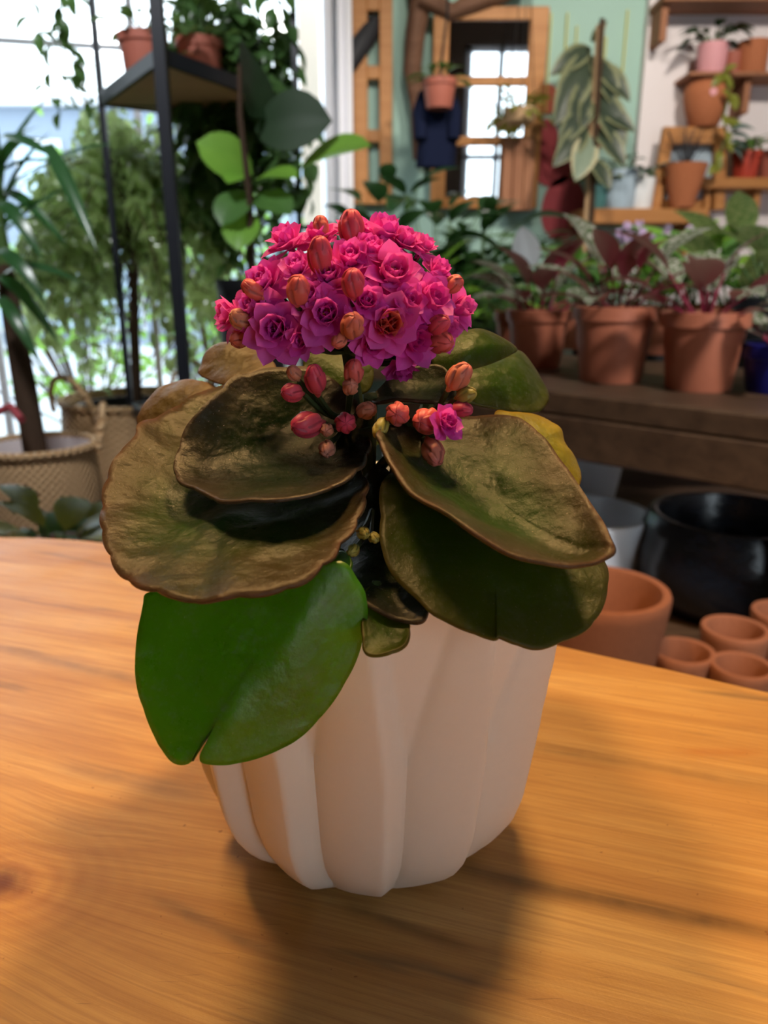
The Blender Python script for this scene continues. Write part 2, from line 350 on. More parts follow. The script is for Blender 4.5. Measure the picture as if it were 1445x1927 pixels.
class MB:
    """collects simple solids into one mesh"""
    def __init__(s): s.V = []; s.F = []
    def box(s, c, size, rot=None, bev=0):
        c = Vector(c); hx, hy, hz = (q/2 for q in size); b = len(s.V)
        e = min(bev, hx*.9, hy*.9, hz*.9)
        if e <= 0:
            pts = [(x, y, z) for x in (-hx, hx) for y in (-hy, hy) for z in (-hz, hz)]
            F = [(0, 1, 3, 2), (4, 6, 7, 5), (0, 4, 5, 1), (2, 3, 7, 6), (0, 2, 6, 4), (1, 5, 7, 3)]
        else:
            bm = bmesh.new(); bmesh.ops.create_cube(bm, size=1)
            for v in bm.verts: v.co = Vector((v.co.x*2*hx, v.co.y*2*hy, v.co.z*2*hz))
            bmesh.ops.bevel(bm, geom=bm.edges[:], offset=e, segments=1, affect='EDGES')
            bm.verts.index_update(); pts = [tuple(v.co) for v in bm.verts]; F = [tuple(v.index for v in f.verts) for f in bm.faces]; bm.free()
        for q in pts:
            v = Vector(q)
            if rot: v = rot @ v
            s.V.append(c+v)
        s.F += [tuple(b+i for i in f) for f in F]; return s
    def bar(s, a, b, w, h, bev=0):
        a, b = Vector(a), Vector(b); d = b-a
        q = d.to_track_quat('X', 'Z').to_matrix()
        return s.box((a+b)/2, (d.length, w, h), q, bev)
    def tube(s, pts, r, n=8, cap=True):
        pts = [Vector(p) for p in pts]; rs = r if isinstance(r, (list, tuple)) else [r]*len(pts); b = len(s.V)
        ref = Vector((.31, .17, .93))
        for i, p in enumerate(pts):
            t = (pts[min(i+1, len(pts)-1)]-pts[max(i-1, 0)]).normalized()
            u = t.cross(ref); u = u.normalized() if u.length > 1e-4 else t.orthogonal().normalized(); v = t.cross(u)
            for k in range(n): s.V.append(p+(u*math.cos(2*PI*k/n)+v*math.sin(2*PI*k/n))*rs[i])
        for i in range(len(pts)-1):
            for k in range(n):
                k2 = (k+1) % n; s.F.append((b+i*n+k, b+i*n+k2, b+(i+1)*n+k2, b+(i+1)*n+k))
        if cap: s.F.append(tuple(b+k for k in range(n))[::-1]); s.F.append(tuple(b+(len(pts)-1)*n+k for k in range(n)))
        return s
    def lathe(s, prof, n=32, c=(0, 0, 0), close=True):
        c = Vector(c); b = len(s.V); m = len(prof)
        for r, z in prof:
            for k in range(n): s.V.append(c+Vector((r*math.cos(2*PI*k/n), r*math.sin(2*PI*k/n), z)))
        for i in range(m-1):
            for k in range(n):
                k2 = (k+1) % n; s.F.append((b+i*n+k, b+i*n+k2, b+(i+1)*n+k2, b+(i+1)*n+k))
        if close: s.F.append(tuple(b+k for k in range(n))[::-1]); s.F.append(tuple(b+(m-1)*n+k for k in range(n)))
        return s
    def add(s, V, F):
        b = len(s.V); s.V += [Vector(v) for v in V]; s.F += [tuple(b+i for i in f) for f in F]; return s
    def build(s, name, mat, parent=None, loc=None, smooth=False):
        me = mesh(name, s.V, s.F, mat, smooth=smooth)
        if smooth: me.set_sharp_from_angle(angle=math.radians(40))
        return link(name, me, parent, loc)
def struct(name, mb, mat, smooth=False): return tag(mb.build(name, mat, None, None, smooth), kind='structure')

def blade(kind, L=1.0, W=.4, droop=.25, fold=.15, nu=4, nv=8, tip=.0, wave=0):
    """leaf mesh along +Y with normal +Z, base at the origin"""
    V = []; F = []; UV = []
    for j in range(nv+1):
        v = j/nv
        if kind == 'oval': wd = math.sin(PI*v**.9)**.75
        elif kind == 'round': wd = math.sin(PI*v**1.15)**.6
        elif kind == 'lance': wd = math.sin(PI*v**.75)
        elif kind == 'strap': wd = min(1, .55+v*1.6)*(1-v**3.2)
        elif kind == 'petal': wd = (math.sin(PI*min(1, v**1.3*.97+.03))**.82)
        wd = max(wd, .02)*W/2
        for i in range(nu+1):
            u = i/nu*2-1
            x = u*wd; y = L*(v-.15*droop*v*v); z = L*(.12*math.sin(PI*v)*droop - droop*v*v*.8) + fold*abs(x) + wave*math.sin(v*9+u*2)*abs(u)
            V.append((x, y, z)); UV.append((i/nu, v))
    for j in range(nv):
        for i in range(nu):
            a = j*(nu+1)+i; F.append((a, a+1, a+nu+2, a+nu+1))
    return V, F, UV
BL = {}
def blade_mesh(key, mat, *a, **k):
    if (key, mat.name) not in BL:
        V, F, UV = blade(*a, **k); BL[(key, mat.name)] = mesh('leaf', V, F, mat, UV)
    return BL[(key, mat.name)]
def frame(base, d, up=Vector((0, 0, 1)), scale=1.0, roll=0, sx=1.0):
    y = Vector(d).normalized(); u = Vector(up)
    x = y.cross(u)
    if x.length < 1e-3: x = y.orthogonal()
    x.normalize(); z = x.cross(y)
    m = Matrix((x, y, z)).transposed()
    if roll: m = m @ Matrix.Rotation(roll, 3, 'Y')
    m = m @ Matrix.Diagonal((scale*sx, scale, scale))
    return Matrix.Translation(base) @ m.to_4x4()

# ------------------------------------------------------------------ structure
YB = 3.75
struct('floor', MB().box((0, .6, -.05), (5.2, 7.4, .1)), M['floor'])
struct('ceiling', MB().box((0, .6, 2.85), (5.2, 7.4, .1)), M['ceil'])
XW = B(1203, 150, YB).x
struct('wall_back', MB().box(((-.22+XW)/2, YB+.05, 1.4), (XW+.22, .1, 2.8)), M['mint'])
struct('wall_white', MB().box(((XW+2.5)/2, YB+.02, 1.4), (2.5-XW, .16, 2.8)), M['wallw'])
struct('wall_right', MB().box((2.5, .6, 1.4), (.1, 6.7, 2.8)), M['wallw'])
rw = MB().box((-.775, -2.65, 1.4), (3.45, .1, 2.8)).box((2.3, -2.65, 1.4), (.4, .1, 2.8)).box((1.525, -2.65, .05), (1.15, .1, .1)).box((1.525, -2.65, 2.6), (1.15, .1, .4))
struct('wall_rear', rw, M['panel'])
wr = MB()
for x in (.98, 1.35, 1.72, 2.07): wr.box((x, -2.62, 1.25), (.06, .06, 2.3))
for z in (.14, 1.25, 2.37): wr.box((1.525, -2.62, z), (1.15, .06, .06))
w2 = struct('door_1', wr, M['frame_w'])
MB().box((1.525, -2.66, 1.25), (1.09, .008, 2.24)).build('pane', M['glass'], w2)
K = Vector((-.20, YB, 0)); WD = Vector((-math.cos(math.radians(14)), -math.sin(math.radians(14)), 0)); WL = 2.36
E_ = K+WD*WL
struct('wall_left', MB().box((-2.5, (E_.y-2.7)/2, 1.4), (.1, E_.y+2.7, 2.8)), M['panel'])
wq = Matrix((WD, Vector((-WD.y, WD.x, 0)), Vector((0, 0, 1)))).transposed()
struct('wall_window', MB().box(K+WD*WL/2+Vector((0, 0, 2.68)), (WL, .1, .24), wq).box(K+WD*WL/2+Vector((0, 0, .06)), (WL, .1, .12), wq), M['wallo'])
fr = MB()
for s_, wd in ((.05, .06), (WL-.03, .06)): fr.box(K+WD*s_+Vector((0, 0, 1.34)), (wd, .07, 2.44), wq)
for z in (.15, 2.53): fr.box(K+WD*WL/2+Vector((0, 0, z)), (WL, .07, .06), wq)
win = struct('window_1', fr, M['frame_w'])
for s_ in (.92, 1.62):
    MB().box(K+WD*s_+Vector((0, 0, 1.34)), (.03, .05, 2.36), wq).build('mullion', M['frame_w'], win)
MB().box(K+WD*1.64+Vector((0, 0, 1.92)), (1.44, .035, .02), wq).build('glazing_bar', M['frame_w'], win)
for a, b in ((.08, .905), (.935, 1.605), (1.635, WL-.06)):
    MB().box(K+WD*(a+b)/2+Vector((0, 0, 1.34)), (b-a, .006, 2.32), wq).build('pane', M['glass'], win)
# white door post at the corner with a teal seal
x0, x1 = B(636, 200, YB-.12).x, B(664, 200, YB-.12).x
tr = struct('trim_1', MB().box(((x0+x1)/2, YB-.13, 1.4), (x1-x0, .04, 2.8), None, .004).box((x0+.012, YB-.16, 1.4), (.012, .03, 2.8)).box((x1-.02, YB-.158, 1.4), (.014, .03, 2.8)), M['frame_w'])
MB().box((x0-.009, YB-.12, .62), (.018, .03, 1.24)).build('seal', M['teal_seal'], tr)

# outside the window
struct('pavement_outside', MB().box((-4, 14, -.15), (40, 20, .1)), M['street'])
def outside(name, label, cat, c, size, mat): return tag(MB().box(c, size).build(name, mat), label, cat)
q = B(585, 200, 5.0)
col_ = thing('street_column', 'beige rendered column standing outside the window near the white post', 'column', (q.x, 5.0, -.1))
MB().box((0, 0, 1.8), (.12, .12, 3.5)).build('shaft', M['beige'], col_); MB().box((0, 0, .1), (.16, .16, .2)).build('plinth', M['beige'], col_)
q = B(345, 230, 9)
bd = thing('far_building', 'pale blue building across the street seen through the window', 'building', (q.x, 9.4, -.1))
MB().box((0, 0, 1.4), (.75, .6, 2.8)).build('wall', M['facade'], bd); MB().box((0, -.31, 1.75), (.3, .05, .4)).build('window', M['facade2'], bd)
MB().box((0, 0, 2.84), (.85, .7, .1)).build('roof', M['facade2'], bd)
rb_ = thing('row_building', 'long pale row of shopfronts far across the street', 'building', (-4.2, 13.0, -.1))
MB().box((0, 0, 1.75), (9.5, .8, 3.5)).build('wall', M['facade'], rb_); MB().box((0, -.1, 3.55), (9.7, 1.0, .12)).build('cornice', M['facade2'], rb_)
for i in range(9):
    for z, h_ in ((.95, 1.5), (2.6, .9)):
        wn = MB().box((-4.2+i*1.05, -.42, z), (.72, .06, h_)).build('window', M['facade2'], rb_); MB().box((-4.2+i*1.05, -.46, z), (.60, .02, h_-.14)).build('pane', M['paleblue'], wn)
q = B(393, 175, 8.6)
sg = thing('street_sign', 'rose red rectangular sign on a post across the street', 'sign', (q.x, 8.6, -.1))
MB().box((0, 0, q.z+.1), (.22, .05, .65)).build('board', M['awning'], sg); MB().box((0, .04, .9), (.05, .04, 1.8)).build('post', M['facade'], sg)

def shrub(px, Y, z, label, seed, n, spread):
    c = B(px, 400, Y); t = thing('street_shrub', label, 'shrub', (c.x, Y, -.1))
    rnd = random.Random(seed); V0, F0, U0 = blade('oval', 1, .5, .3, .2, 2, 4); V = []; F = []; UV = []; mb = MB()
    for i in range(n):
        q = Vector((rnd.gauss(0, spread[0]), rnd.gauss(0, spread[0]*.6), .3+abs(rnd.gauss(.5, .45))*z))
        m = frame(q, Vector((rnd.uniform(-1, 1), rnd.uniform(-1, 1), rnd.uniform(-.6, 1))), Vector((0, -.4, 1)), rnd.uniform(.07, .13)); b = len(V)
        V += [m @ Vector(v) for v in V0]; F += [tuple(b+i for i in f) for f in F0]; UV += U0
        if i % 12 == 0: mb.tube([(0, 0, 0), q*.5, q], .008, 4)
    tag(link('foliage', mesh('foliage', V, F, L['bright'], UV), t), kind='stuff'); mb.build('branches', M['bark'], t)
shrub(490, 5.6, 1.25, 'bright green shrub outside the window behind the fiddle leaf fig', 91, 420, (.28,))
shrub(380, 6.4, 1.35, 'pale green shrub outside the window beside the blue building', 92, 420, (.32,))
shrub(130, 5.0, 1.1, 'green shrub outside the window behind the dracaena', 93, 380, (.4,))

# ------------------------------------------------------------------ table
out = [(-1.25, .30), (-.8, .39), (-.5, .412), (-.353, .404), (-.303, .400), (-.255, .389), (-.19, .362), (-.05, .284), (.113, .1865), (.172, .155), (.222, .127), (.40, .03), (.56, -.12), (.6, -.32), (.5, -.6), (0, -.72), (-.9, -.7), (-1.3, -.25)]
def cr(pts, m, closed=True):
    R = []; n = len(pts)
    for i in range(n):
        p0, p1, p2, p3 = (Vector(pts[(i+k) % n]) for k in (-1, 0, 1, 2))
        for s in range(m):
            t = s/m
            R.append(.5*((2*p1)+(p2-p0)*t+(2*p0-5*p1+4*p2-p3)*t*t+(3*p1-p0-3*p2+p3)*t**3))
    return R
oc = cr([(x, y, 0) for x, y in out], 6)
cen = sum(oc, Vector())/len(oc); V = []; F = []
for sc, z in ((1, -.035), (1, -.003), (.998, -.0008), (.996, 0)):
    for q in oc: V.append(cen+(q-cen)*sc+Vector((0, 0, z)))
n_ = len(oc)
for j in range(3):
    for i in range(n_): F.append((j*n_+(i+1) % n_, j*n_+i, (j+1)*n_+i, (j+1)*n_+(i+1) % n_))
F.append(tuple(range(3*n_, 4*n_))[::-1]); F.append(tuple(range(n_)))
tb = thing('table', 'varnished honey coloured wooden table with rounded corner and dark knot', 'table', (-.3, -.2, 0))
me = mesh('tabletop', V, F, M['table'], smooth=False); link('tabletop', me, tb, (.3, .2, .75))
for x, y in ((-.7, .1), (.2, -.1), (-.7, -.5), (.2, -.5)):
    MB().box((x+.3, y+.2, .357), (.06, .06, .714), None, .004).build('leg', M['table'], tb)
bm = bmesh.new(); bm.from_mesh(me); bmesh.ops.recalc_face_normals(bm, faces=bm.faces); bm.to_mesh(me); bm.free()

# ------------------------------------------------------------------ ribbed planter
TZ = .75; PX, PY = -.0068, .018
def planter():
    t = thing('ribbed_planter', 'white ceramic plant pot with wavy vertical ribs on the wooden table', 'plant pot', (PX, PY, TZ))
    prof = [(.0376, 0), (.047, .003), (.0542, .008), (.0602, .015), (.0655, .024), (.0692, .036), (.0727, .06), (.0754, .08), (.0786, .10), (.0825, .124), (.086, .142)]
    NL = 13; TH0 = math.radians(-90-15)   # one crease a little left of the front
    m = 13*28; nz = 44; V = []; F = []
    def R(z):
        for (a, za), (b, zb) in zip(prof, prof[1:]):
            if z <= zb: return a+(b-a)*(z-za)/(zb-za)
        return prof[-1][0]
    zs = [.142*(i/nz)**1.15 for i in range(nz+1)]
    for z in zs:
        tt = z/.142; r0 = R(z); base = min(1, z/.010)
        wv = .36*max(0, (tt-.50)/.50)
        amp = .12*base*(1-.60*max(0, (tt-.55)/.45))
        for k in range(m):
            th = 2*PI*k/m; ph = ((th-TH0)*NL/(2*PI)+.5) % 1-.5
            xx = max(0, (abs(ph)-wv)/(.5-wv))*.5
            if ph < 0: xx = 1-xx
            pk = .75; f_ = (xx/pk)**.62 if xx < pk else 1-((xx-pk)/(1-pk))**1.25
            r = r0*(1-amp*(1-f_))
            V.append((r*math.cos(th), r*math.sin(th), z))
    rows = nz+1
    for ins, z in ((.0018, .1432), (.0042, .1428), (.0058, .139), (.0165, .110)):
        src = nz*m
        for k in range(m):
            x, y, _ = V[src+k]; q = math.hypot(x, y); V.append((x*(q-ins)/q, y*(q-ins)/q, z))
        rows += 1
    for j in range(rows-1):
        for k in range(m):
            k2 = (k+1) % m; F.append((j*m+k, j*m+k2, (j+1)*m+k2, (j+1)*m+k))
    F.append(tuple(range(m))[::-1])
    b = link('pot', mesh('pot', V, F, M['pot_white']), t)
    b.data.set_sharp_from_angle(angle=math.radians(50))
    sv = MB().lathe([(.0, .116), (.03, .117), (.055, .116), (.0655, .113)], 40, close=False)
    o = sv.build('soil', M['soil'], t, None, True)
    return t
planter()

# ------------------------------------------------------------------ the kalanchoe
kal = thing('kalanchoe', 'magenta double-flowered succulent with broad bronze scalloped leaves in the white ribbed pot', 'plant', (PX, PY, TZ+.116))
KO = Vector(kal.location)
def kleaf(pts, cen, mat, bulge=0.0, rib=None, groove=.0, gw=.006, wav=.0012, seed=0, thick=.0010, teeth=.0, power=1.8, label=None, fn=None, petiole=True):
    if fn: pts = [(p[0], p[1], fn(p[0], p[1])) for p in pts]; cen = (cen[0], cen[1], fn(cen[0], cen[1]))
    W_ = [P(*p) for p in pts]; c = P(*cen)
    oc = cr(W_, 10)
    if fn:
        pa = lambda q: math.atan2(-(q-CAM).dot(UY)/(q-CAM).dot(FW)+(c-CAM).dot(UY)/(c-CAM).dot(FW), (q-CAM).dot(RX)/(q-CAM).dot(FW)-(c-CAM).dot(RX)/(c-CAM).dot(FW))
        oc.sort(key=pa, reverse=True)
    n = len(oc)
    nor = Vector()
    for i in range(n): nor += (oc[i]-c).cross(oc[(i+1) % n]-c)
    nor.normalize(); view = (CAM-c).normalized()
    flip = nor.dot(view) < 0
    if flip: nor = -nor
    if teeth:
        s = 0; L_ = [0]
        for i in range(n): s += (oc[(i+1) % n]-oc[i]).length; L_.append(s)
        cnt = max(6, round(s/.0125))
        oc = [q+(q-c).normalized()*teeth*(abs(math.sin(PI*cnt*L_[i]/s+seed))**.6-.7)*(.6+.8*noise.noise(q*40)) for i, q in enumerate(oc)]
    hb = [(q-c).dot(nor) for q in oc]
    flat = [q-nor*h for q, h in zip(oc, hb)]
    rb = [P(*q) for q in rib] if rib else None
    NR = 16; V = [c+nor*bulge]; rim = [0.0]; F = []
    def disp(q, t):
        d = noise.noise(q*26+Vector((seed*3.1, 0, 0)))*wav*1.6+noise.noise(q*70+Vector((seed, 5, 0)))*wav*.6
        if rb:
            a, b = rb; ab = b-a; u = max(0, min(1, (q-a).dot(ab)/ab.length_squared)); s = (q-(a+ab*u)).length
            d -= groove*math.exp(-(s/gw)**2)*min(1, (1-t)*5)
        return d
    for j in range(1, NR+1):
        t = (j/NR)**.8
        for i in range(n):
            q = c+(flat[i]-c)*t
            h = hb[i]*t**power+bulge*(1-t*t)
            if fn:
                w_ = c+(oc[i]-c)*t-CAM; d_ = w_.dot(FW); x_, y_ = 722.5+FPX*w_.dot(RX)/d_, 963.5-FPX*w_.dot(UY)/d_
                V.append(P(x_, y_, fn(x_, y_))+nor*disp(q, t))
            else: V.append(q+nor*(h+disp(q, t)))
            rim.append(t)
    V[0] = c+nor*((0 if fn else bulge)+disp(c, 0))
    for i in range(n):
        i2 = (i+1) % n; F.append((0, 1+i, 1+i2))
        for j in range(NR-1):
            a = 1+j*n; b = a+n; F.append((a+i, b+i, b+i2, a+i2))
    if flip: F = [f[::-1] for f in F]
    me = mesh('leaf', [v-KO for v in V], F, mat, rim=rim)
    o = link('leaf', me, kal)
    md = o.modifiers.new('thickness', 'SOLIDIFY'); md.thickness = thick; md.offset = -1
    if label: o['label'] = label
    if petiole:
        ax_ = P(692, 930, .268); STALKS.append((min(oc, key=lambda q: (q-ax_).length), c))
    return o
STALKS = []
# upper left dark cupped leaf
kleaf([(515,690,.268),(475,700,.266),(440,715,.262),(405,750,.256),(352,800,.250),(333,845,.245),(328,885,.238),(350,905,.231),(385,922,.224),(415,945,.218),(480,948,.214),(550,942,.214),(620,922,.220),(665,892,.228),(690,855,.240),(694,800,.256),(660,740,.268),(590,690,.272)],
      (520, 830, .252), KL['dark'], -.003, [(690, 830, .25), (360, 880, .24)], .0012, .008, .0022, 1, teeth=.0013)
# big left leaf
kleaf([(455,712,.292),(400,718,.286),(350,740,.278),(300,772,.270),(262,805,.262),(254,832,.258),(226,862,.250),(205,895,.243),(192,940,.234),(190,990,.224),(200,1030,.216),(220,1068,.208),(260,1095,.202),(322,1118,.196),(370,1134,.194),(425,1128,.192),(520,1116,.194),(575,1098,.198),(622,1062,.205),(640,1030,.211),(672,980,.220),(690,915,.232),(676,880,.244),(620,840,.262),(540,760,.28)],
      (440, 945, .238), KL['bronze'], -.002, [(680, 900, .235), (230, 960, .225)], .0012, .009, .0030, 2, teeth=.0014)
# lower left green leaf folded along its midrib, split tip
def fold3(x, y):
    ax, ay, bx, by = 650, 1050, 395, 1400; L_ = math.hypot(bx-ax, by-ay); ux, uy = (bx-ax)/L_, (by-ay)/L_
    u = ((x-ax)*ux+(y-ay)*uy)/L_; q = (x-ax)*uy-(y-ay)*ux      # q > 0 on the right half
    sa = math.sqrt(q*q+30**2)-30
    return .2075-.003*max(0, u)+(.000075*sa if q > 0 else .000035*sa)
kleaf([(640,1055,0),(560,1085,0),(430,1100,0),(290,1112,0),(268,1142,0),(255,1240,0),(260,1300,0),(273,1345,0),(290,1388,0),(302,1412,0),(326,1438,0),(357,1437,0),(377,1402,0),(402,1368,0),(388,1396,0),(374,1428,0),(390,1440,0),(450,1438,0),(540,1405,0),(600,1355,0),(652,1282,0),(685,1200,0),(691,1130,0),(672,1090,0)],
      (478, 1235, 0), KL['green'], 0, None, 0, .01, .0008, 3, teeth=.0004, fn=fold3, petiole=False, label='green leaf hanging low in front of the pot, split at its tip')
# small dark leaf at the middle
kleaf([(690,1110,.222),(684,1150,.215),(682,1200,.208),(690,1232,.205),(730,1230,.204),(762,1212,.206),(770,1180,.212),(762,1158,.216),(735,1130,.222),(710,1108,.226)],
      (722, 1175, .2125), KL['olive'], .0, [(700, 1110, .222), (745, 1220, .205)], .001, .006, .0008, 4, teeth=.0005)
# right big leaf
kleaf([(712,822,.226),(716,845,.222),(732,878,.216),(762,916,.209),(800,946,.203),(870,996,.196),(932,1026,.192),(1000,1046,.190),(1060,1058,.191),(1110,1055,.194),(1140,1043,.197),(1157,1030,.199),(1148,1005,.202),(1128,960,.209),(1108,928,.215),(1080,890,.222),(1040,842,.232),(1000,806,.240),(970,789,.246),(930,779,.250),(888,781,.252),(820,790,.25),(760,800,.243)],
      (930, 915, .226), KL['bronze'], .0005, [(740, 815, .236), (1120, 1025, .20)], .0045, .011, .0022, 5, teeth=.0004, power=1.5)
# lower right leaf
kleaf([(725,900,.236),(715,980,.228),(717,1030,.222),(740,1082,.216),(790,1130,.209),(812,1150,.206),(836,1162,.205),(880,1182,.203),(928,1197,.201),(940,1192,.201),(975,1206,.201),(1016,1216,.202),(1062,1204,.205),(1110,1178,.209),(1135,1140,.214),(1144,1092,.220),(1135,1052,.227),(1100,1000,.237),(980,930,.250),(820,880,.250)],
      (930, 1075, .222), KL['olive'], .003, [(760, 960, .23), (1080, 1150, .21)], .001, .008, .0014, 6, teeth=.0005)
# right back leaf and the upper right ones
kleaf([(860,700,.285),(900,680,.30),(940,668,.31),(975,662,.315),(1002,686,.312),(1026,722,.304),(1035,746,.298),(1024,766,.292),(1000,772,.288),(950,770,.282),(890,760,.276),(860,740,.277)],
      (945, 720, .290), KL['olive'], .003, [(860, 725, .28), (1015, 745, .295)], .0015, .008, .0012, 7)
kleaf([(815,650,.272),(845,632,.272),(880,621,.274),(907,619,.278),(940,634,.282),(973,656,.284),(960,669,.278),(930,682,.272),(900,692,.268),(850,705,.266),(815,690,.268)],
      (885, 660, .268), KL['olive'], .002, None, 0, .01, .001, 8)
kleaf([(930,780,.278),(965,774,.282),(1002,776,.285),(1035,790,.287),(1056,806,.287),(1062,830,.285),(1076,850,.283),(1086,872,.281),(1093,905,.277),(1060,935,.268),(960,880,.268)],
      (1010, 835, .275), KL['yellow'], .002, None, 0, .01, .001, 9, teeth=.0008, label='yellowing leaf behind the large right leaf')
# dark curled leaf in the middle under the flowers
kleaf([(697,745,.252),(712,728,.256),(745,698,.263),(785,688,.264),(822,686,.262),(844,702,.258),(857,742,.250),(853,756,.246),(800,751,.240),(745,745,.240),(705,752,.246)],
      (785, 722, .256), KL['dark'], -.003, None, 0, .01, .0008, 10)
kleaf([(376,706,.320),(378,684,.324),(388,660,.326),(412,645,.326),(450,648,.322),(490,664,.316),(520,690,.305),(500,730,.296),(440,730,.30)],
      (440, 690, .312), KL['gold'], .002, None, 0, .01, .0012, 11, teeth=.0006)
kleaf([(259,802,.318),(262,775,.320),(282,746,.322),(312,724,.322),(365,714,.318),(420,740,.308),(400,800,.300),(300,850,.302)],
      (330, 780, .308), KL['gold'], .002, None, 0, .01, .0012, 12, teeth=.0006)
# dark leaves deep in the heart
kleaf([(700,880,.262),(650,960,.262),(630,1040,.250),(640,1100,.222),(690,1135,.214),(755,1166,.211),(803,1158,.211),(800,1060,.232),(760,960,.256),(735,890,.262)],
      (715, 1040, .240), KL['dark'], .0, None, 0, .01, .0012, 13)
kleaf([(575,660,.292),(600,655,.294),(650,668,.294),(700,690,.292),(690,740,.288),(620,740,.286),(575,710,.288)], (635, 698, .288), KL['olive'], 0, None, 0, .01, .001, 14)
kleaf([(560,1075,.226),(600,1050,.23),(645,1035,.226),(660,1062,.220),(630,1095,.214),(585,1108,.214)], (610, 1075, .221), KL['green'], -.001, None, 0, .01, .0006, 15)

# two leaves on the far side of the pot
def pix(q):
    v = q-CAM; d = v.dot(FW); return (722.5+FPX*v.dot(RX)/d, 963.5-FPX*v.dot(UY)/d, d)
for c_, az, sd in ((Vector((.032, .088, .905)), 1.15, 16), (Vector((-.034, .082, .900)), 2.1, 17)):
    h_ = Vector((math.cos(az), math.sin(az), 0)); s_ = Vector((-h_.y, h_.x, 0))
    kleaf([pix(c_+h_*(.040*math.cos(a))+s_*(.030*math.sin(a))+Vector((0, 0, -.012*math.cos(a)))) for a in (k*PI/7 for k in range(14))], pix(c_+Vector((0, 0, -.003))), KL['olive'], 0, None, 0, .01, .001, sd, teeth=.0007)
# flower stalks
st = MB()
def curve(a, b, sag=Vector((0, 0, 0)), n=6): return [Vector(a).lerp(Vector(b), i/n)+sag*math.sin(PI*i/n) for i in range(n+1)]
for b_, c_ in STALKS: st.tube(curve(Vector((PX+.3*(b_.x-PX)*.5, PY+.3*(b_.y-PY)*.5, TZ+.115)), b_, Vector((0, 0, .004)))+[b_.lerp(c_, .12)], [.0024]*7+[.0012], 7)
HUB = P(655, 660, .272); HUB2 = P(650, 790, .264); HUB3 = P(790, 800, .255); ROOT = Vector((PX, PY, TZ+.114))
st.tube(curve(ROOT, P(690, 900, .27))+curve(P(690, 880, .27), HUB), .0026, 8)
st.tube(curve(P(690, 900, .27), HUB2), .0020, 8); st.tube(curve(P(695, 900, .268), HUB3), .0018, 8)
CC = (652, 560)
def headpos(px, py):
    u, v = (px-CC[0])/250, (py-CC[1])/175; q = min(.98, u*u+v*v); d = .272-.040*math.sqrt(1-q)
    return P(px, py, d), (RX*u*1.0-UY*v*1.0-FW*math.sqrt(1-q)*.9+Vector((0, 0, .25))).normalized(), d
PMESH = []
for i, (W0, dr, fo) in enumerate(((.70, -.12, .28), (.78, .12, .22), (.66, .24, .34))):
    V, F, UV = blade('petal', 1, W0, dr, fo, 4, 7); V = [(x, y+.0, z+.10*y*y) for x, y, z in V]
    PMESH.append([mesh('petal', V, F, m_, UV) for m_ in PM])
def inner(seed, closed):
    rnd = random.Random(seed); mb = MB(); UVs = []
    for kk, (n, el, l, w0) in enumerate(((7, 54, .78, .66), (6, 68, .66, .62), (4, 80, .5, .6)) if not closed else ((6, 58, .78, .8), (5, 74, .68, .8), (4, 84, .52, .8))):
        for i in range(n):
            V, F, UV = blade('petal', l, w0*l*1.3, -.35, .4, 3, 5)
            az = 2*PI*(i+.5*kk+rnd.uniform(-.2, .2))/n
            d = Vector((math.cos(az)*math.cos(math.radians(el)), math.sin(az)*math.cos(math.radians(el)), math.sin(math.radians(el))))
            m = frame(Vector((math.cos(az), math.sin(az), 0))*.04, d, Vector((-math.cos(az), -math.sin(az), .3)))
            mb.add([m @ Vector(v) for v in V], F); UVs += UV
    c = MB().lathe([(.04, -.55), (.10, -.5), (.14, -.2), (.10, .05)], 8)
    mb.add(c.V, c.F); UVs += [(0.5, 0.0)]*len(c.V)
    return mb.V, mb.F, UVs
IN = {}
for cl in (0, 1):
    V, F, UV = inner(5+cl, cl)
    for j, m_ in enumerate(PM): IN[(cl, j)] = mesh('flower', V, F, m_, UV)
    IN[(cl, 3)] = mesh('flower', V, F, PEACH, UV)
sm = MB()
for i in range(7):
    a = i*2.4; sm.tube([(0, 0, .05), (math.cos(a)*.09, math.sin(a)*.09, .42)], .018, 4).lathe([(.005, -.03), (.035, 0), (.005, .04)], 5, (math.cos(a)*.09, math.sin(a)*.09, .43))
STM = mesh('stamens', sm.V, sm.F, M['stamen'])
FL = [  # px, py, radius px, hue, closed centre, stamens, turn towards camera
    (541,455,46,0,0,0,.0),(600,448,40,0,0,0,.1),(660,430,38,1,1,0,.0),(722,440,50,0,0,0,.0),(795,466,34,1,0,0,.0),(658,490,46,0,0,0,.2),(737,517,60,1,0,1,.35),
    (500,530,46,2,0,0,.2),(437,592,44,1,0,0,.0),(522,618,58,2,0,0,.6),(617,592,56,2,0,1,.3),(730,610,56,1,3,0,.5),(808,565,54,0,0,0,.2),(862,580,42,1,0,0,.1),
    (778,640,50,0,0,0,.2),(757,692,34,0,0,0,-.3),(822,512,36,0,0,0,.0),(562,505,42,2,0,0,.1),(690,470,40,0,0,0,.1),(838,797,34,0,1,0,.3),
    (585,560,40,2,0,0,.1),(690,570,40,0,0,0,.2),(765,570,44,0,0,0,.1),(835,620,40,1,0,0,.1),(700,650,36,0,0,0,.1),(480,575,40,2,0,0,.1),(620,520,38,2,0,0,.1),(700,475,40,0,0,0,.0),(760,455,38,1,0,0,.0),(570,640,36,2,0,0,.1),(470,610,38,2,0,0,.1)]
rnd = random.Random(3)
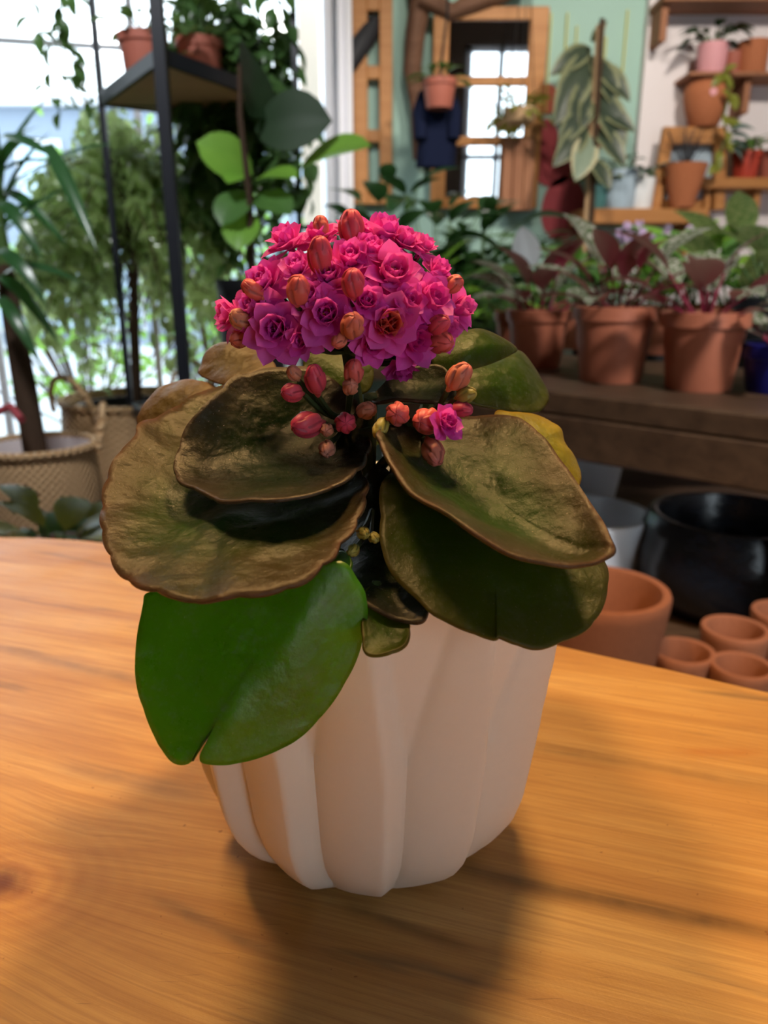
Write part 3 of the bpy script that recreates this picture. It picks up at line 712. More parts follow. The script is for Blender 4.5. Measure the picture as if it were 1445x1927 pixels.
for (px, py, r, hue, closed, stam, tc) in FL:
    if py < 720: pos, nr, d = headpos(px, py); hub = HUB
    else: d = .225; pos = P(px, py, d); nr = (RX*.6-FW*.6+Vector((0, 0, .3))).normalized(); hub = HUB3
    if tc > 0: nr = nr.lerp((CAM-pos).normalized(), tc).normalized()
    elif tc < 0: nr = nr.lerp(Vector((.1, -.4, -1)), .6).normalized()
    R_ = r*d/FPX*1.26
    base = pos-nr*R_*.25
    q = nr.to_track_quat('Z', 'Y').to_matrix().to_4x4() @ Matrix.Rotation(rnd.uniform(0, 6), 4, 'Z')
    me_ = IN[(1 if closed else 0, 3 if closed == 3 else hue)]
    f = link('flower', me_, kal, mat4=Matrix.Translation(base-KO) @ q @ Matrix.Scale(R_, 4))
    if px == 737: f['label'] = 'open magenta flower showing yellow stamens'
    for w_, (n, el, l) in enumerate(((7, 8, 1.0), (7, 36, .88))):
        for i in range(n):
            az = 2*PI*(i+.5*w_+rnd.uniform(-.22, .22))/n; e = math.radians(el+rnd.uniform(-9, 12)+(12 if closed else 0))
            dd = Vector((math.cos(az)*math.cos(e), math.sin(az)*math.cos(e), math.sin(e)))
            pm = PMESH[rnd.randrange(3)][hue if rnd.random() < .75 else rnd.randrange(3)]
            link('petal', pm, f, mat4=frame(Vector((math.cos(az), math.sin(az), 0))*.05, dd, Vector((-math.cos(az)*.3, -math.sin(az)*.3, 1)), l*rnd.uniform(.9, 1.06), rnd.uniform(-.2, .2)))
    if stam: link('stamens', STM, f)
    st.tube(curve(hub, base, Vector((0, 0, -.002))), .0010, 5)
# buds: overlapping wrapped petals
def budmesh(seed, n, slim=1.0):
    V = []; F = []; rim = []; UV = []; nu = 60; nv = 22; rnd = random.Random(seed); o1 = rnd.random()
    for j in range(nv+1):
        v = j/nv; z = -math.cos(PI*v); r = math.sin(PI*v)**.8*(1-.10*v)
        for i in range(nu):
            a = 2*PI*i/nu
            x = (a/(2*PI)*n+.55*v*n*.35+o1) % 1
            y = ((a/(2*PI)+.5/n)*n-.4*v*n*.3+o1) % 1
            lob = x**.6 if v < .62 else y**.6
            bump = .76+.29*lob*(1-x**14)
            if v > .62: bump *= .93
            k = r*bump*slim; zz = z*1.12-.18*max(0, v-.85)*6*(1-lob)
            V.append((k*math.cos(a), k*math.sin(a), zz)); rim.append(min(x if v < .62 else y, 1-(x if v < .62 else y))*2); UV.append((i/nu, v))
    for j in range(nv):
        for i in range(nu):
            i2 = (i+1) % nu; F.append((j*nu+i, j*nu+i2, (j+1)*nu+i2, (j+1)*nu+i))
    c = MB().lathe([(.12, -1.5), (.3, -1.15), (.42, -.92), (.30, -.85)], 10)
    b = len(V); V += [tuple(v) for v in c.V]; F += [tuple(b+i for i in f) for f in c.F]; rim += [1]*len(c.V); UV += [(.5, 0)]*len(c.V)
    return V, F, rim, UV
BUD = {}
for key, m_ in BM.items():
    for s in range(3):
        V, F, rim, UV = budmesh(s, (5, 4, 6)[s], (1, .92, 1.02)[s]); BUD[(key, s)] = mesh('bud', V, F, m_, UV, rim=rim)
BU = [ # px, py, r px, colour, lengthen, pixel direction of the tip
    (602,480,26,'red',1.3,(0,-1),.7),(561,545,28,'coral',1.0,(.1,-.5),.6),(452,600,21,'tan',1.0,(-.6,-.3),.6),(451,638,20,'orange',.9,(-.5,.3),.4),(475,545,20,'coral',1.1,(-.7,-.5),.4),
    (664,532,24,'red',1.1,(0,-.6),.5),(663,612,25,'orange',1.15,(.1,-.2),.5),(638,642,17,'orange',1,(-.3,.4),.5),(828,643,24,'coral',1.15,(.6,.2),.6),(854,534,18,'coral',1,(.8,-.4),.3),
    (604,428,19,'coral',1.1,(-.1,-1),.2),(661,428,26,'red',1.2,(0,-1),.3),
    (553,702,15,'tan',1,(-.4,-.6),.6),(593,713,24,'red',1.15,(-.1,-.7),.5),(549,739,20,'red',1,(-.8,0),.6),(665,700,21,'coral',1.15,(.1,-.8),.5),(659,728,19,'tan',1,(.1,-.1),.8),
    (577,799,27,'red',1.1,(-.8,.2),.6),(615,809,14,'tan',1,(0,.3),.9),(615,845,19,'tan',1,(0,.6),.8),(650,796,22,'red',1.0,(.1,.1),.8),(690,772,19,'tan',1.05,(.6,-.1),.6),
    (716,806,18,'dull',1.2,(-.3,.6),.4),(748,779,25,'coral',1.0,(-.1,.1),.9),(803,792,28,'coral',1.15,(-.3,.1),.6),(815,851,25,'orange',1.15,(.3,.8),.6),(864,708,24,'orange',1.15,(.5,-.6),.4),
    (878,743,17,'dull',1.1,(.8,-.2),.4),(683,1003,15,'dull',1.2,(.3,.1),.7),(664,1036,13,'dull',1.1,(-.3,.3),.7),(704,1012,12,'dull',1.1,(.4,.2),.7),(870,770,18,'red',1.1,(.6,.1),.3),(826,610,20,'red',1.1,(.6,-.2),.5)]
for i, (px, py, r, colr, ln, dr, tc) in enumerate(BU):
    if py < 660:
        pos, nr, d = headpos(px, py); d -= .006; pos = P(px, py, d); hub = HUB
    elif px < 710: d = .238 if py < 900 else .225; hub = HUB2 if py < 900 else P(700, 960, .25)
    else: d = .228; hub = HUB3
    pos = P(px, py, d); ax = (RX*dr[0]-UY*dr[1]-FW*tc).normalized(); R_ = r*d/FPX
    q = ax.to_track_quat('Z', 'Y').to_matrix().to_4x4() @ Matrix.Rotation(i*1.7, 4, 'Z')
    link('bud', BUD[(colr, i % 3)], kal, mat4=Matrix.Translation(pos-KO) @ q @ Matrix.Diagonal((R_, R_, R_*ln*.95, 1)))
    st.tube(curve(hub, pos-ax*R_*1.3*ln, Vector((0, 0, -.002))), .0009, 5)
so = st.build('flower_stalk', M['kstem'], kal, -KO, True)

# ------------------------------------------------------------------ plants and pots behind
def pot_parts(t, r, h, mat, r2=None, rim=.012, thick=.006, soil=True, band=True, n=28, z0=0):
    r2 = r2 or r*.74
    pr = [(r2, 0), (r2+.002, .004)] + ([(r-.004, h-rim*2.2), (r+.002, h-rim*2.1), (r+.003, h-.002)] if band else [(r*.97, h*.8), (r, h-.004)]) + [(r-.001, h), (r-thick, h-.001), (r-thick-.002, h*.8)]
    if not soil: pr += [(r2-thick, thick)]
    b = MB().lathe(pr, n, (0, 0, z0), close=False)
    b.F.append(tuple(range(n))[::-1])
    if not soil: b.F.append(tuple(len(b.V)-n+i for i in range(n)))
    b.build('pot', mat, t, None, True)
    if soil: MB().lathe([(.001, h-.016), (r-thick-.001, h-.018), (r-thick-.001, h-.03)], n, (0, 0, z0), close=False).build('soil', M['soil'], t, None, True)
def leafset(t, top, n, me, lens, elev=(20, 75), rad=.02, petiole=(.03, .08), stem=None, seed=1, az0=0, az1=2*PI, roll=.3, arch=.5, name='leaf'):
    rnd = random.Random(seed); mb = MB()
    for i in range(n):
        az = az0+(az1-az0)*(i+rnd.uniform(-.35, .35))/n; el = math.radians(rnd.uniform(*elev))
        hz = Vector((math.cos(az), math.sin(az), 0)); base = Vector(top)+hz*rad*rnd.random()
        pl = rnd.uniform(*petiole); tip = base+(hz*math.cos(el)+Vector((0, 0, math.sin(el))))*pl
        e2 = el*arch; d = hz*math.cos(e2)+Vector((0, 0, math.sin(e2)))
        link(name, me if not isinstance(me, list) else me[i % len(me)], t, mat4=frame(tip, d, Vector((0, 0, 1)), rnd.uniform(*lens), rnd.uniform(-roll, roll)))
        mb.tube([base, base.lerp(tip, .6)+Vector((0, 0, pl*.05)), tip], .0022, 5)
    mb.build('stem', stem or M['stem'], t, None, True)

# long bench with a row of nursery pots
BZ = .785
a, b = G(960, 728, BZ), G(1700, 812, BZ); bdir = (b-a).normalized(); bn = Vector((-bdir.y, bdir.x, 0))
bench = thing('plant_bench', 'dark brown timber bench carrying the row of brown nursery pots', 'bench', (a.x, a.y, 0))
def bl(u, v, z): return bdir*u+bn*v+Vector((0, 0, z))
LB = (b-a).length
rotb = Matrix((bdir, bn, Vector((0, 0, 1)))).transposed()
for j in range(3): MB().box(bl(LB/2-.15, .10+j*.2, BZ-.02), (LB+.3, .195, .04), rotb, .004).build('plank', M['bench'], bench)
MB().box(bl(LB/2-.15, .022, BZ-.078), (LB+.3, .04, .075), rotb, .004).build('rail', M['bench'], bench)
MB().box(bl(LB/2-.15, .57, BZ-.078), (LB+.3, .04, .075), rotb, .004).build('rail', M['bench'], bench)
for u in (-.25, LB-.05):
    for v in (.06, .54): MB().box(bl(u, v, (BZ-.116)/2), (.06, .06, BZ-.116), rotb, .004).build('leg', M['bench'], bench)
def trio(px, py, seed, r, h, mat, label, n=16, lens=(.09, .145), az=(0, 2*PI), pale=None):
    q = G(px, py, BZ); t = thing('calathea', label, 'plant', q, 'variegated plants on the bench')
    pot_parts(t, r, h, mat)
    leafset(t, (0, 0, h-.02), n, blade_mesh('trio', L['trio'], 'oval', 1, .42, .35, .25), lens, (15, 80), .03, (.05, .10), M['stemred'], seed, *az, arch=.8)
    return t
trio(1008, 690, 4, .068, .125, M['terra_d'], 'brown nursery pot of pink-green variegated foliage, first in the bench row beside the bronze leaves')
trio(1147, 716, 5, .076, .140, M['terra_d'], 'brown nursery pot of pink-green variegated foliage, second in the bench row, widest pot')
trio(1312, 732, 8, .073, .135, M['terra_d'], 'brown nursery pot of variegated foliage, third in the bench row, beside the cobalt pot')
q = G(1455, 738, BZ)
t = thing('calathea', 'small cobalt blue pot at the end of the bench row', 'plant', q); pot_parts(t, .06, .085, M['blue'])
leafset(t, (0, 0, .07), 9, blade_mesh('trio', L['trio'], 'oval', 1, .42, .35, .25), (.09, .12), (20, 60), .02, (.03, .06), M['stemred'], 12)
q = G(1425, 690, BZ)
t = thing('striped_plant', 'black pot behind the blue pot holding yellow striped leaves', 'plant', q); pot_parts(t, .075, .15, M['black'])
leafset(t, (0, 0, .14), 10, blade_mesh('vari', L['vari'], 'oval', 1, .4, .3, .2), (.12, .17), (30, 80), .02, (.06, .12), None, 13)
def greenpot(px, py, z, r, h, label, lm, key, args, n, lens, elev, seed, pet=(.07, .17), mat='terra_d', cat='plant', name='leafy_plant', group=None, arch=.5):
    t = thing(name, label, cat, G(px, py, z), group); pot_parts(t, r, h, M[mat])
    leafset(t, (0, 0, h-.02), n, blade_mesh(key, L[lm], *args), lens, elev, r*.4, pet, None, seed, arch=arch); return t
greenpot(1075, 655, BZ, .06, .12, 'low green plant in a brown pot behind the first bench pots', 'mid', 'lan', ('lance', 1, .3, .4, .2), 16, (.16, .25), (25, 75), 21)
greenpot(1240, 665, BZ, .065, .12, 'bright green broad-leaved plant behind the widest bench pot', 'bright', 'ova', ('oval', 1, .42, .3, .2), 18, (.14, .2), (30, 80), 22)
greenpot(1365, 672, BZ, .065, .12, 'yellow-green striped plant with upright leaves on the back of the bench', 'vari', 'vari2', ('lance', 1, .3, .3, .2), 18, (.17, .26), (35, 80), 23)
greenpot(1300, 655, BZ, .06, .12, 'glossy dark green plant in the middle back of the bench', 'mid', 'ova', ('oval', 1, .42, .3, .2), 16, (.15, .21), (30, 80), 24)
greenpot(1440, 668, BZ, .06, .12, 'glossy green plant at the far end of the bench back row', 'bright', 'ova2', ('oval', 1, .36, .3, .2), 16, (.15, .22), (30, 80), 25)
# lilac flowering plant
t = thing('lilac_flower_plant', 'plant with clusters of small lilac flowers at the back of the bench', 'plant', G(1165, 662, BZ)); pot_parts(t, .055, .11, M['terra_d'])
leafset(t, (0, 0, .1), 12, blade_mesh('lan', L['mid'], 'lance', 1, .3, .4, .2), (.08, .12), (20, 60), .02, (.04, .08), None, 31)
rnd = random.Random(9); mb = MB(); pm = blade_mesh('lil', L['lilac'], 'round', 1, .9, .2, .1, 3, 4)
for cx, cy, cz in ((0, 0, .27), (-.02, .01, .235), (.02, -.01, .30), (.14, .05, .28), (-.03, -.03, .20)):
    mb.tube([(0, 0, .1), (cx*.6, cy*.6, cz*.6), (cx, cy, cz)], .0018, 5)
    for i in range(11):
        c = Vector((cx, cy, cz))+Vector((rnd.gauss(0, .018), rnd.gauss(0, .018), rnd.gauss(0, .016)))
        link('petal', pm, t, mat4=frame(c, Vector((rnd.uniform(-1, 1), rnd.uniform(-1, .2), rnd.uniform(-.5, 1))), Vector((0, -1, .5)), .026))
mb.build('flower_stem', M['stem'], t, None, True)
# white spathe plant at the left end
t = thing('peace_lily', 'plant with one large white bract above the first bench pot', 'plant', G(965, 668, BZ)); pot_parts(t, .05, .11, M['terra_d'])
leafset(t, (0, 0, .1), 12, blade_mesh('lan', L['mid'], 'lance', 1, .3, .4, .2), (.10, .15), (15, 60), .02, (.04, .08), None, 33)
link('bract', blade_mesh('spathe', L['peace'], 'oval', 1, .62, .1, .3), t, mat4=frame(Vector((.01, -.10, .20)), Vector((-.15, .1, 1)), Vector((0, -1, .5)), .11))
MB().tube([(0, 0, .1), (.008, -.06, .16), (.01, -.10, .20)], .002, 5).build('stem', M['stem'], t, None, True)

# under the bench: low deck with empty pots
DZ = .38
deck = thing('low_deck', 'low wooden deck under the bench holding the empty pots', 'deck', (.95, 1.45, 0))
for j in range(8): MB().box((0, -.63+j*.18, DZ-.015), (1.9, .174, .03), None, .003).build('plank', M['bench'], deck)
for x in (-.9, .9):
    for y in (-.6, .6): MB().box((x, y, (DZ-.03)/2), (.06, .06, DZ-.03), None, .003).build('leg', M['bench'], deck)
def empty_pot(name, label, px, py, d, rpx, mat, z0=DZ, r2=.72, thick=.1, belly=0, group=None, n=44):
    c = P(px, py, d); r = rpx*d/FPX; h = c.z-z0
    th = thick*r; q = th*.5
    pr = [(r*r2, 0), (r*(r2+.04), .006)]
    if belly: pr += [(r*(1+belly*.6), h*.25), (r*(1+belly), h*.55), (r*(1+belly*.6), h*.82)]
    else: pr += [(r*(r2+(1-r2)*.6), h*.5), (r*.985, h*.9)]
    pr += [(r, h-q*.8), (r-q*.3, h-q*.15), (r-q, h), (r-2*q*.85, h-q*.2), (r-2*q, h-q), (r*.95-2*q, h*.6), (r*r2-q, h*.12), (.001, h*.11)]
    t = thing(name, label, 'pot', (c.x, c.y, z0), group)
    MB().lathe(pr, n, close=False).build('pot_body', mat, t, None, True)
    return t
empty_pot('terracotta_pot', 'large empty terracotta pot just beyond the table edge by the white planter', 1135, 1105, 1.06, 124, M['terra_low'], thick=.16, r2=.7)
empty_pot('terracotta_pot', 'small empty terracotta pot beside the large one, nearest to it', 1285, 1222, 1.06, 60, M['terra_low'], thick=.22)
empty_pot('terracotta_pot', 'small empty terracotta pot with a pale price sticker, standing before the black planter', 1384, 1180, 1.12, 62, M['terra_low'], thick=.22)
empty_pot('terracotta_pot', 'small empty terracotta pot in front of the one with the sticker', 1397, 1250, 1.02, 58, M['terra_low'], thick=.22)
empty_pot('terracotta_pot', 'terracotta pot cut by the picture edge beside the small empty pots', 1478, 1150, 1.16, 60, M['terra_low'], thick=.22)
empty_pot('black_planter', 'large glossy black planter wrapped in clear film under the bench', 1385, 965, 1.42, 158, M['blackglaze'], thick=.13, belly=.10, r2=.75)
empty_pot('white_planter', 'round white planter with open top under the bench', 1105, 960, 1.52, 118, M['white'], thick=.12, r2=.7)
wp = empty_pot('white_planter', 'tall white planter standing behind the round white one', 1075, 838, 1.95, 100, M['white'], thick=.1, r2=.75, z0=DZ)
# second low shelf behind with a red pot and a rack of arched dividers
sh = thing('low_shelf', 'whitewashed low board under the bench with red pot on it', 'shelf', (.80, 2.05, 0))
MB().box((.0, 0, .485), (1.6, .42, .03), None, .003).build('board', M['lining'], sh)
for x in (-.7, .7): MB().box((x, 0, .235), (.04, .36, .47)).build('leg', M['bench'], sh)
t = thing('red_pot', 'small red plastic pot on the whitewashed board under the bench', 'pot', B(1197, 878, 2.0).xy.to_3d()+Vector((0, 0, .50)))
pot_parts(t, .055, .10, M['terra_red'], n=24)
rk = thing('divider_rack', 'pale pine rack with arched openings under the bench', 'rack', (B(1365, 880, 1.95).x, 1.98, .50))
for i in range(4):
    MB().box((-.17+i*.11, -.03, .075), (.022, .16, .15), None, .002).build('upright', M['pale'], rk)
for i in range(3):
    V = []; F = []; w0, h0 = .088, .15; x0 = -.17+i*.11+.011
    arc = [(w0/2-w0*.38*math.cos(PI*k/10), .06+.055*math.sin(PI*k/10)) for k in range(11)]
    inner_ = [(w0*.12, 0)]+arc+[(w0*.88, 0)]; outer = [(0, 0)]+[(w0*k/10, h0) for k in range(11)]+[(w0, 0)]
    for y in (-.008, .008):
        for (x, z) in inner_+outer: V.append((x0+x, y+.02, z))
    m = len(inner_); o2 = 2*m
    for k in range(m-1):
        F += [(k, k+1, m+k+1, m+k), (o2+k+1, o2+k, o2+m+k, o2+m+k+1), (k+1, k, o2+k, o2+k+1)]
    link('arch_panel', mesh('arch_panel', V, F, M['pale'], smooth=False), rk)

# ------------------------------------------------------------------ back wall: mural, frames, shelves
mu = thing('wall_mural', 'painted mural of yellow stripes and red rounded shapes on the mint wall', 'mural', (B(1100, 200, YB).x, YB-.004, 0))
MO = Vector(mu.location)
for x, y0, y1, wd in ((1037, 25, 210, 9), (1067, 25, 170, 13), (1085, 50, 140, 10), (1180, 20, 180, 12), (1140, 70, 110, 9)):
    a, b = B(x, y0, YB-.004), B(x-(x-722)*(y1-y0)/5400, y1, YB-.004)
    MB().bar(a-MO, b-MO, wd*4/FPX, .004).build('stripe', M['yellow'], mu)
for x, y, rx, ry, m_ in ((1030, 190, 18, 26, 'coral'), (1026, 262, 22, 32, 'pinkred'), (1040, 318, 34, 36, 'pinkred'), (1125, 250, 26, 30, 'pinkred'), (1060, 400, 40, 60, 'pinkred')):
    c = B(x, y, YB-.004)-MO; V = [c+Vector((0, -.004, 0))]; F = []
    for k in range(28):
        a = 2*PI*k/28; V.append(c+Vector((rx*4/FPX*math.cos(a), -.004, ry*4/FPX*math.sin(a)*(1 if math.sin(a) > 0 else .8))))
        F.append((0, 1+k, 1+(k+1) % 28))
    link('shape', mesh('shape', V, F, M[m_], smooth=False), mu)

def box_px(mb, O, x0, y0, x1, y1, Y, dep):
    a, b = B(x0, (y0+y1)/2, Y), B(x1, (y0+y1)/2, Y); t_, u_ = B((x0+x1)/2, y0, Y).z, B((x0+x1)/2, y1, Y).z
    return mb.box(Vector(((a.x+b.x)/2, Y, (t_+u_)/2))-O, (b.x-a.x, dep, t_-u_), None, .003)
# mirror with wooden frame
YM = YB-.05
mf = thing('framed_mirror', 'orange pine framed mirror of three panes hung on the mint wall', 'mirror', (B(927, 210, YM).x, YM, B(927, 395, YM).z)); O = Vector(mf.location)
xL, xl, xr, xR = 812, 840, 985, 1018
def zpx(y): return B(927, y, YM).z
XL, Xl, Xr, XR = (B(x, 200, YM).x for x in (xL, xl, xr, xR))
for a, b in ((XL, Xl), (Xr, XR)): MB().box(Vector(((a+b)/2, YM, (zpx(22)+zpx(392))/2))-O, (b-a, .04, zpx(22)-zpx(392)), None, .004).build('stile', M['pine'], mf)
for y0, y1 in ((22, 46), (148, 166), (258, 276), (372, 392)): MB().box(Vector(((Xl+Xr)/2, YM, (zpx(y0)+zpx(y1))/2))-O, (Xr-Xl, .036, zpx(y0)-zpx(y1)), None, .003).build('rail', M['pine'], mf)
for y0, y1 in ((46, 148), (166, 258), (276, 372)): MB().box(Vector(((Xl+Xr)/2, YM+.004, (zpx(y0)+zpx(y1))/2))-O, (Xr-Xl, .008, zpx(y0)-zpx(y1))).build('pane', M['mirror'], mf)
bdx = thing('weathered_board', 'reddish vertical board leaning at the lower corner of the framed mirror', 'board', (B(972, 395, YM-.08).x, YM-.07, B(972, 396, YM-.07).z))
hz_ = B(972, 262, YM-.07).z-B(972, 396, YM-.07).z
for i in range(3): MB().box((-.05+i*.05, 0, hz_/2), (.047, .02, hz_), None, .003).build('slat', M['oldwood'], bdx)
mf.rotation_euler.x = math.radians(5)
# narrow pane frame beside the white post
YF = YB-.05
wf = thing('pane_frame', 'narrow orange pine window frame against the mint wall beside the white post', 'frame', (B(700, 390, YF).x, YF, B(700, 390, YF).z)); O = Vector(wf.location)
zp = lambda y: B(700, y, YF).z
xs_ = [B(x, 200, YF).x for x in (664, 692, 714, 738)]
for a, b in ((xs_[0], xs_[1]), (xs_[2], xs_[3])): MB().box(Vector(((a+b)/2, YF, (zp(-60)+zp(385))/2))-O, (b-a, .04, zp(-60)-zp(385)), None, .004).build('stile', M['pine'], wf)
for y0, y1 in ((-60, 22), (125, 150), (245, 268), (360, 385)): MB().box(Vector(((xs_[1]+xs_[2])/2, YF, (zp(y0)+zp(y1))/2))-O, (xs_[2]-xs_[1], .036, zp(y0)-zp(y1)), None, .003).build('rail', M['pine'], wf)
for y0, y1 in ((22, 125), (150, 245), (268, 360)): MB().box(Vector(((xs_[1]+xs_[2])/2, YF+.006, (zp(y0)+zp(y1))/2))-O, (xs_[2]-xs_[1], .006, zp(y0)-zp(y1))).build('pane', M['glass'], wf)
# dark ornament hung in front of it
a, b = P(642, 145, 3.5), P(708, 38, 3.5)
og = thing('hanging_ornament', 'dark grey slanting ornament hung in front of the narrow pine frame', 'ornament', a)
MB().tube([Vector((0, 0, 0)), (b-a)*.2, (b-a)*.5, (b-a)*.8, (b-a)], [.018, .038, .048, .046, .03], 12).build('body', M['grey'], og, None, True)
MB().tube([(b-a)*.9, P(672, -60, 3.5)-a], .003, 5).build('cord', M['cord'], og)
# driftwood branch
br = thing('driftwood_branch', 'brown driftwood branch rising between the pine frame and the mirror', 'branch', B(788, 300, YB-.1))
O = Vector(br.location)
MB().tube([B(x, y, YB-.1)-O for x, y in ((788, 300), (786, 200), (776, 130), (782, 60), (792, 0), (786, -60))], [.03, .035, .042, .045, .05, .05], 9).build('limb', M['browndark'], br, None, True)
MB().tube([B(x, y, YB-.14)-O for x, y in ((792, -5), (850, 22), (890, 4), (950, -15), (1000, -40))], [.045, .035, .045, .04, .03], 9).build('side_limb', M['browndark'], br, None, True)
# hanging terracotta pot and navy cloth
c = P(826, 205, 3.2)
hp = thing('hanging_pot', 'small hanging terracotta pot with dark leaves on a cord in front of the mirror', 'plant', c)
pot_parts(hp, .07, .11, M['terra_dull'], n=24)
leafset(hp, (0, 0, .1), 14, blade_mesh('oval3', L['trail'], 'oval', 1, .5, .4, .2), (.07, .11), (-10, 50), .04, (.02, .05), None, 41)
top = P(838, -70, 3.2)-c
MB().tube([(0, 0, .11), (top.x, 0, .35), (top.x, top.y*.3, top.z)], .006, 6).build('cord', M['cord'], hp)
cl = thing('navy_coat', 'navy blue coat hanging below the small hanging terracotta pot', 'coat', P(820, 315, 3.35))
V = []; F = []
nu, nv = 24, 14; hh = P(820, 180, 3.35).z-P(820, 315, 3.35).z
for j in range(nv+1):
    v = j/nv; wd = .082*(1-.38*max(0, (v-.35)/.65)**2)
    for i in range(nu):
        a = 2*PI*i/nu; f_ = 1+.10*math.sin(5*a)*(1-v)
        V.append((wd*math.cos(a)*f_+.012*v, .045*math.sin(a)*f_*(1-.3*v), hh*v))
for j in range(nv):
    for i in range(nu): F.append((j*nu+i, j*nu+(i+1) % nu, (j+1)*nu+(i+1) % nu, (j+1)*nu+i))
F.append(tuple(nv*nu+i for i in range(nu)))
link('cloth', mesh('cloth', V, F, M['navy']), cl)
for s in (-1, 1): MB().tube([(s*.05, 0, hh*.96), (s*.072, -.02, hh*.7), (s*.07, -.04, hh*.35)], [.03, .034, .028], 9).build('sleeve', M['navy'], cl, None, True)
# light green hanging plant in front of the mirror
hb_ = thing('hanging_plant', 'pale green bushy plant hanging before the mirror edge', 'plant', P(978, 235, 3.4))
MB().lathe([(.03, 0), (.06, .01), (.075, .06), (.07, .065), (.05, .05)], 20).build('pot', M['pale'], hb_, None, True)
leafset(hb_, (0, 0, .06), 46, blade_mesh('tiny', L['olive'], 'lance', 1, .4, .5, .2, 2, 4), (.05, .09), (-40, 70), .06, (.02, .08), None, 43)
for s in (-1, 0, 1): MB().tube([(s*.06, s*s*.03-.03, .06), (0, 0, .75)], .002, 4).build('cord', M['cord'], hb_)

# rubber plant
c = P(1112, 300, 3.35); base = Vector((c.x, c.y, 0))
rp = thing('rubber_plant', 'tall rubber plant with dark cream-edged leaves tied to a pale stake', 'plant', base)
pot_parts(rp, .16, .30, M['black'], n=28)
MB().tube([(0, .02, .25), (.01, .02, 1.0), (.005, .02, P(1115, 65, 3.35).z)], .018, 8).build('stake', M['pale'], rp, None, True)
MB().tube([(.03, 0, .25), (.02, -.02, 1.0), (.0, -.02, P(1110, 60, 3.35).z)], .011, 7).build('stem', M['bark'], rp, None, True)
rl = blade_mesh('rub', L['rubber'], 'oval', 1, .42, .25, .25, 6, 10); rlp = blade_mesh('rubp', L['rubberpale'], 'oval', 1, .5, .15, .2, 6, 10)
for (bx, by, tx, ty, sz, pale) in ((1112,90,1045,128,.17,0),(1110,100,1055,215,.27,0),(1112,105,1165,185,.24,0),(1118,120,1188,175,.20,0),(1116,165,1180,270,.27,0),(1108,150,1080,240,.2,0),(1108,175,1112,225,.0,0),
        (1110,175,1100,232,.16,0),(1110,255,1088,330,.19,1),(1105,240,1050,300,.2,0),(1118,240,1180,300,.22,0),(1112,80,1140,40,.14,0),(1122,200,1195,235,.2,0),(1105,200,1060,260,.2,0),(1112,300,1150,345,.16,0)):
    a, b = P(bx, by, 3.33), P(tx, ty, 3.26); d = b-a
    if sz: link('leaf', rlp if pale else rl, rp, mat4=frame(a-base, d, Vector((.1, -1, .35)), d.length*1.05))
# ledge with pots and small frame, right shelves
YS = YB-.20
def shelf(name, label, x0, x1, y0, y1, Y, dep, mat='pine', br=()):
    a, b = B(x0, y0, Y), B(x1, y0, Y); z0, z1 = B((x0+x1)/2, y0, Y).z, B((x0+x1)/2, y1, Y).z
    t = thing(name, label, 'shelf', ((a.x+b.x)/2, Y+dep/2, z1))
    MB().box((0, 0, (z0-z1)/2), (b.x-a.x, dep, z0-z1), None, .003).build('board', M[mat], t)
    for bx in br: MB().box((B(bx, y0, Y).x-(a.x+b.x)/2, dep*.1, -.07), (.03, dep*.75, .14), None, .003).build('bracket', M[mat], t)
    return t, z0
sh1, zl = shelf('wall_ledge', 'orange pine ledge carrying the blue pots and the small pine frame', 1096, 1332, 392, 420, YS-.1, .26, br=(1120, 1310))
sh2, zr = shelf('wall_shelf', 'orange pine shelf holding the red potted plant beside the small frame', 1322, 1640, 334, 354, YS-.05, .22, br=(1345, 1440))
sh3, zu = shelf('wall_shelf', 'brown shelf with pink pot on the white wall', 1298, 1640, 134, 142, YS-.05, .22, 'oldwood', br=(1420,))
sh4, zt = shelf('wall_shelf', 'topmost brown shelf on the white wall with one bracket showing', 1250, 1640, -14, 1, YS-.05, .22, 'oldwood', br=(1262, 1600))
def onshelf(px, z, dy=.1): q = B(px, 300, YS-.05+dy); return Vector((B(px, 963.5-FPX*math.tan(math.atan2(z-CAM.z, YS-.05+dy-CAM.y)+PITCH), YS-.05+dy).x, YS-.05+dy, z))
def wallpot(name, label, px, z, rpx, hpx, mat, dy=.08, r2=.7, band=True, cat='pot'):
    q = onshelf(px, z, dy); sc = 3.75/FPX; t = thing(name, label, cat, q); pot_parts(t, rpx*sc, hpx*sc, M[mat], rpx*sc*r2, n=24, band=band); return t, hpx*sc
t, h = wallpot('teal_pot', 'teal pot with yellow green leaves at the end of the pine ledge', 1122, zl, 20, 40, 'teal', .02, cat='plant')
leafset(t, (0, 0, h), 12, blade_mesh('oval3', L['olive'], 'oval', 1, .5, .4, .2), (.06, .10), (0, 60), .02, (.02, .05), None, 51)
t, h = wallpot('pale_blue_pot', 'pale blue pot with trailing dark leaves on the pine ledge', 1163, zl, 30, 64, 'paleblue', .02, .85, False, cat='plant')
leafset(t, (0, 0, h), 12, blade_mesh('oval3', L['dark'], 'oval', 1, .5, .4, .2), (.06, .11), (0, 50), .03, (.02, .06), None, 52)
t, h = wallpot('white_pot', 'white pot with grey-green leaves beside the small pine frame', 1205, zl, 22, 52, 'white', .02, .8, False, cat='plant')
leafset(t, (0, 0, h), 14, blade_mesh('oval3', L['blueleaf'], 'oval', 1, .5, .4, .2), (.06, .11), (0, 50), .03, (.02, .08), None, 53)
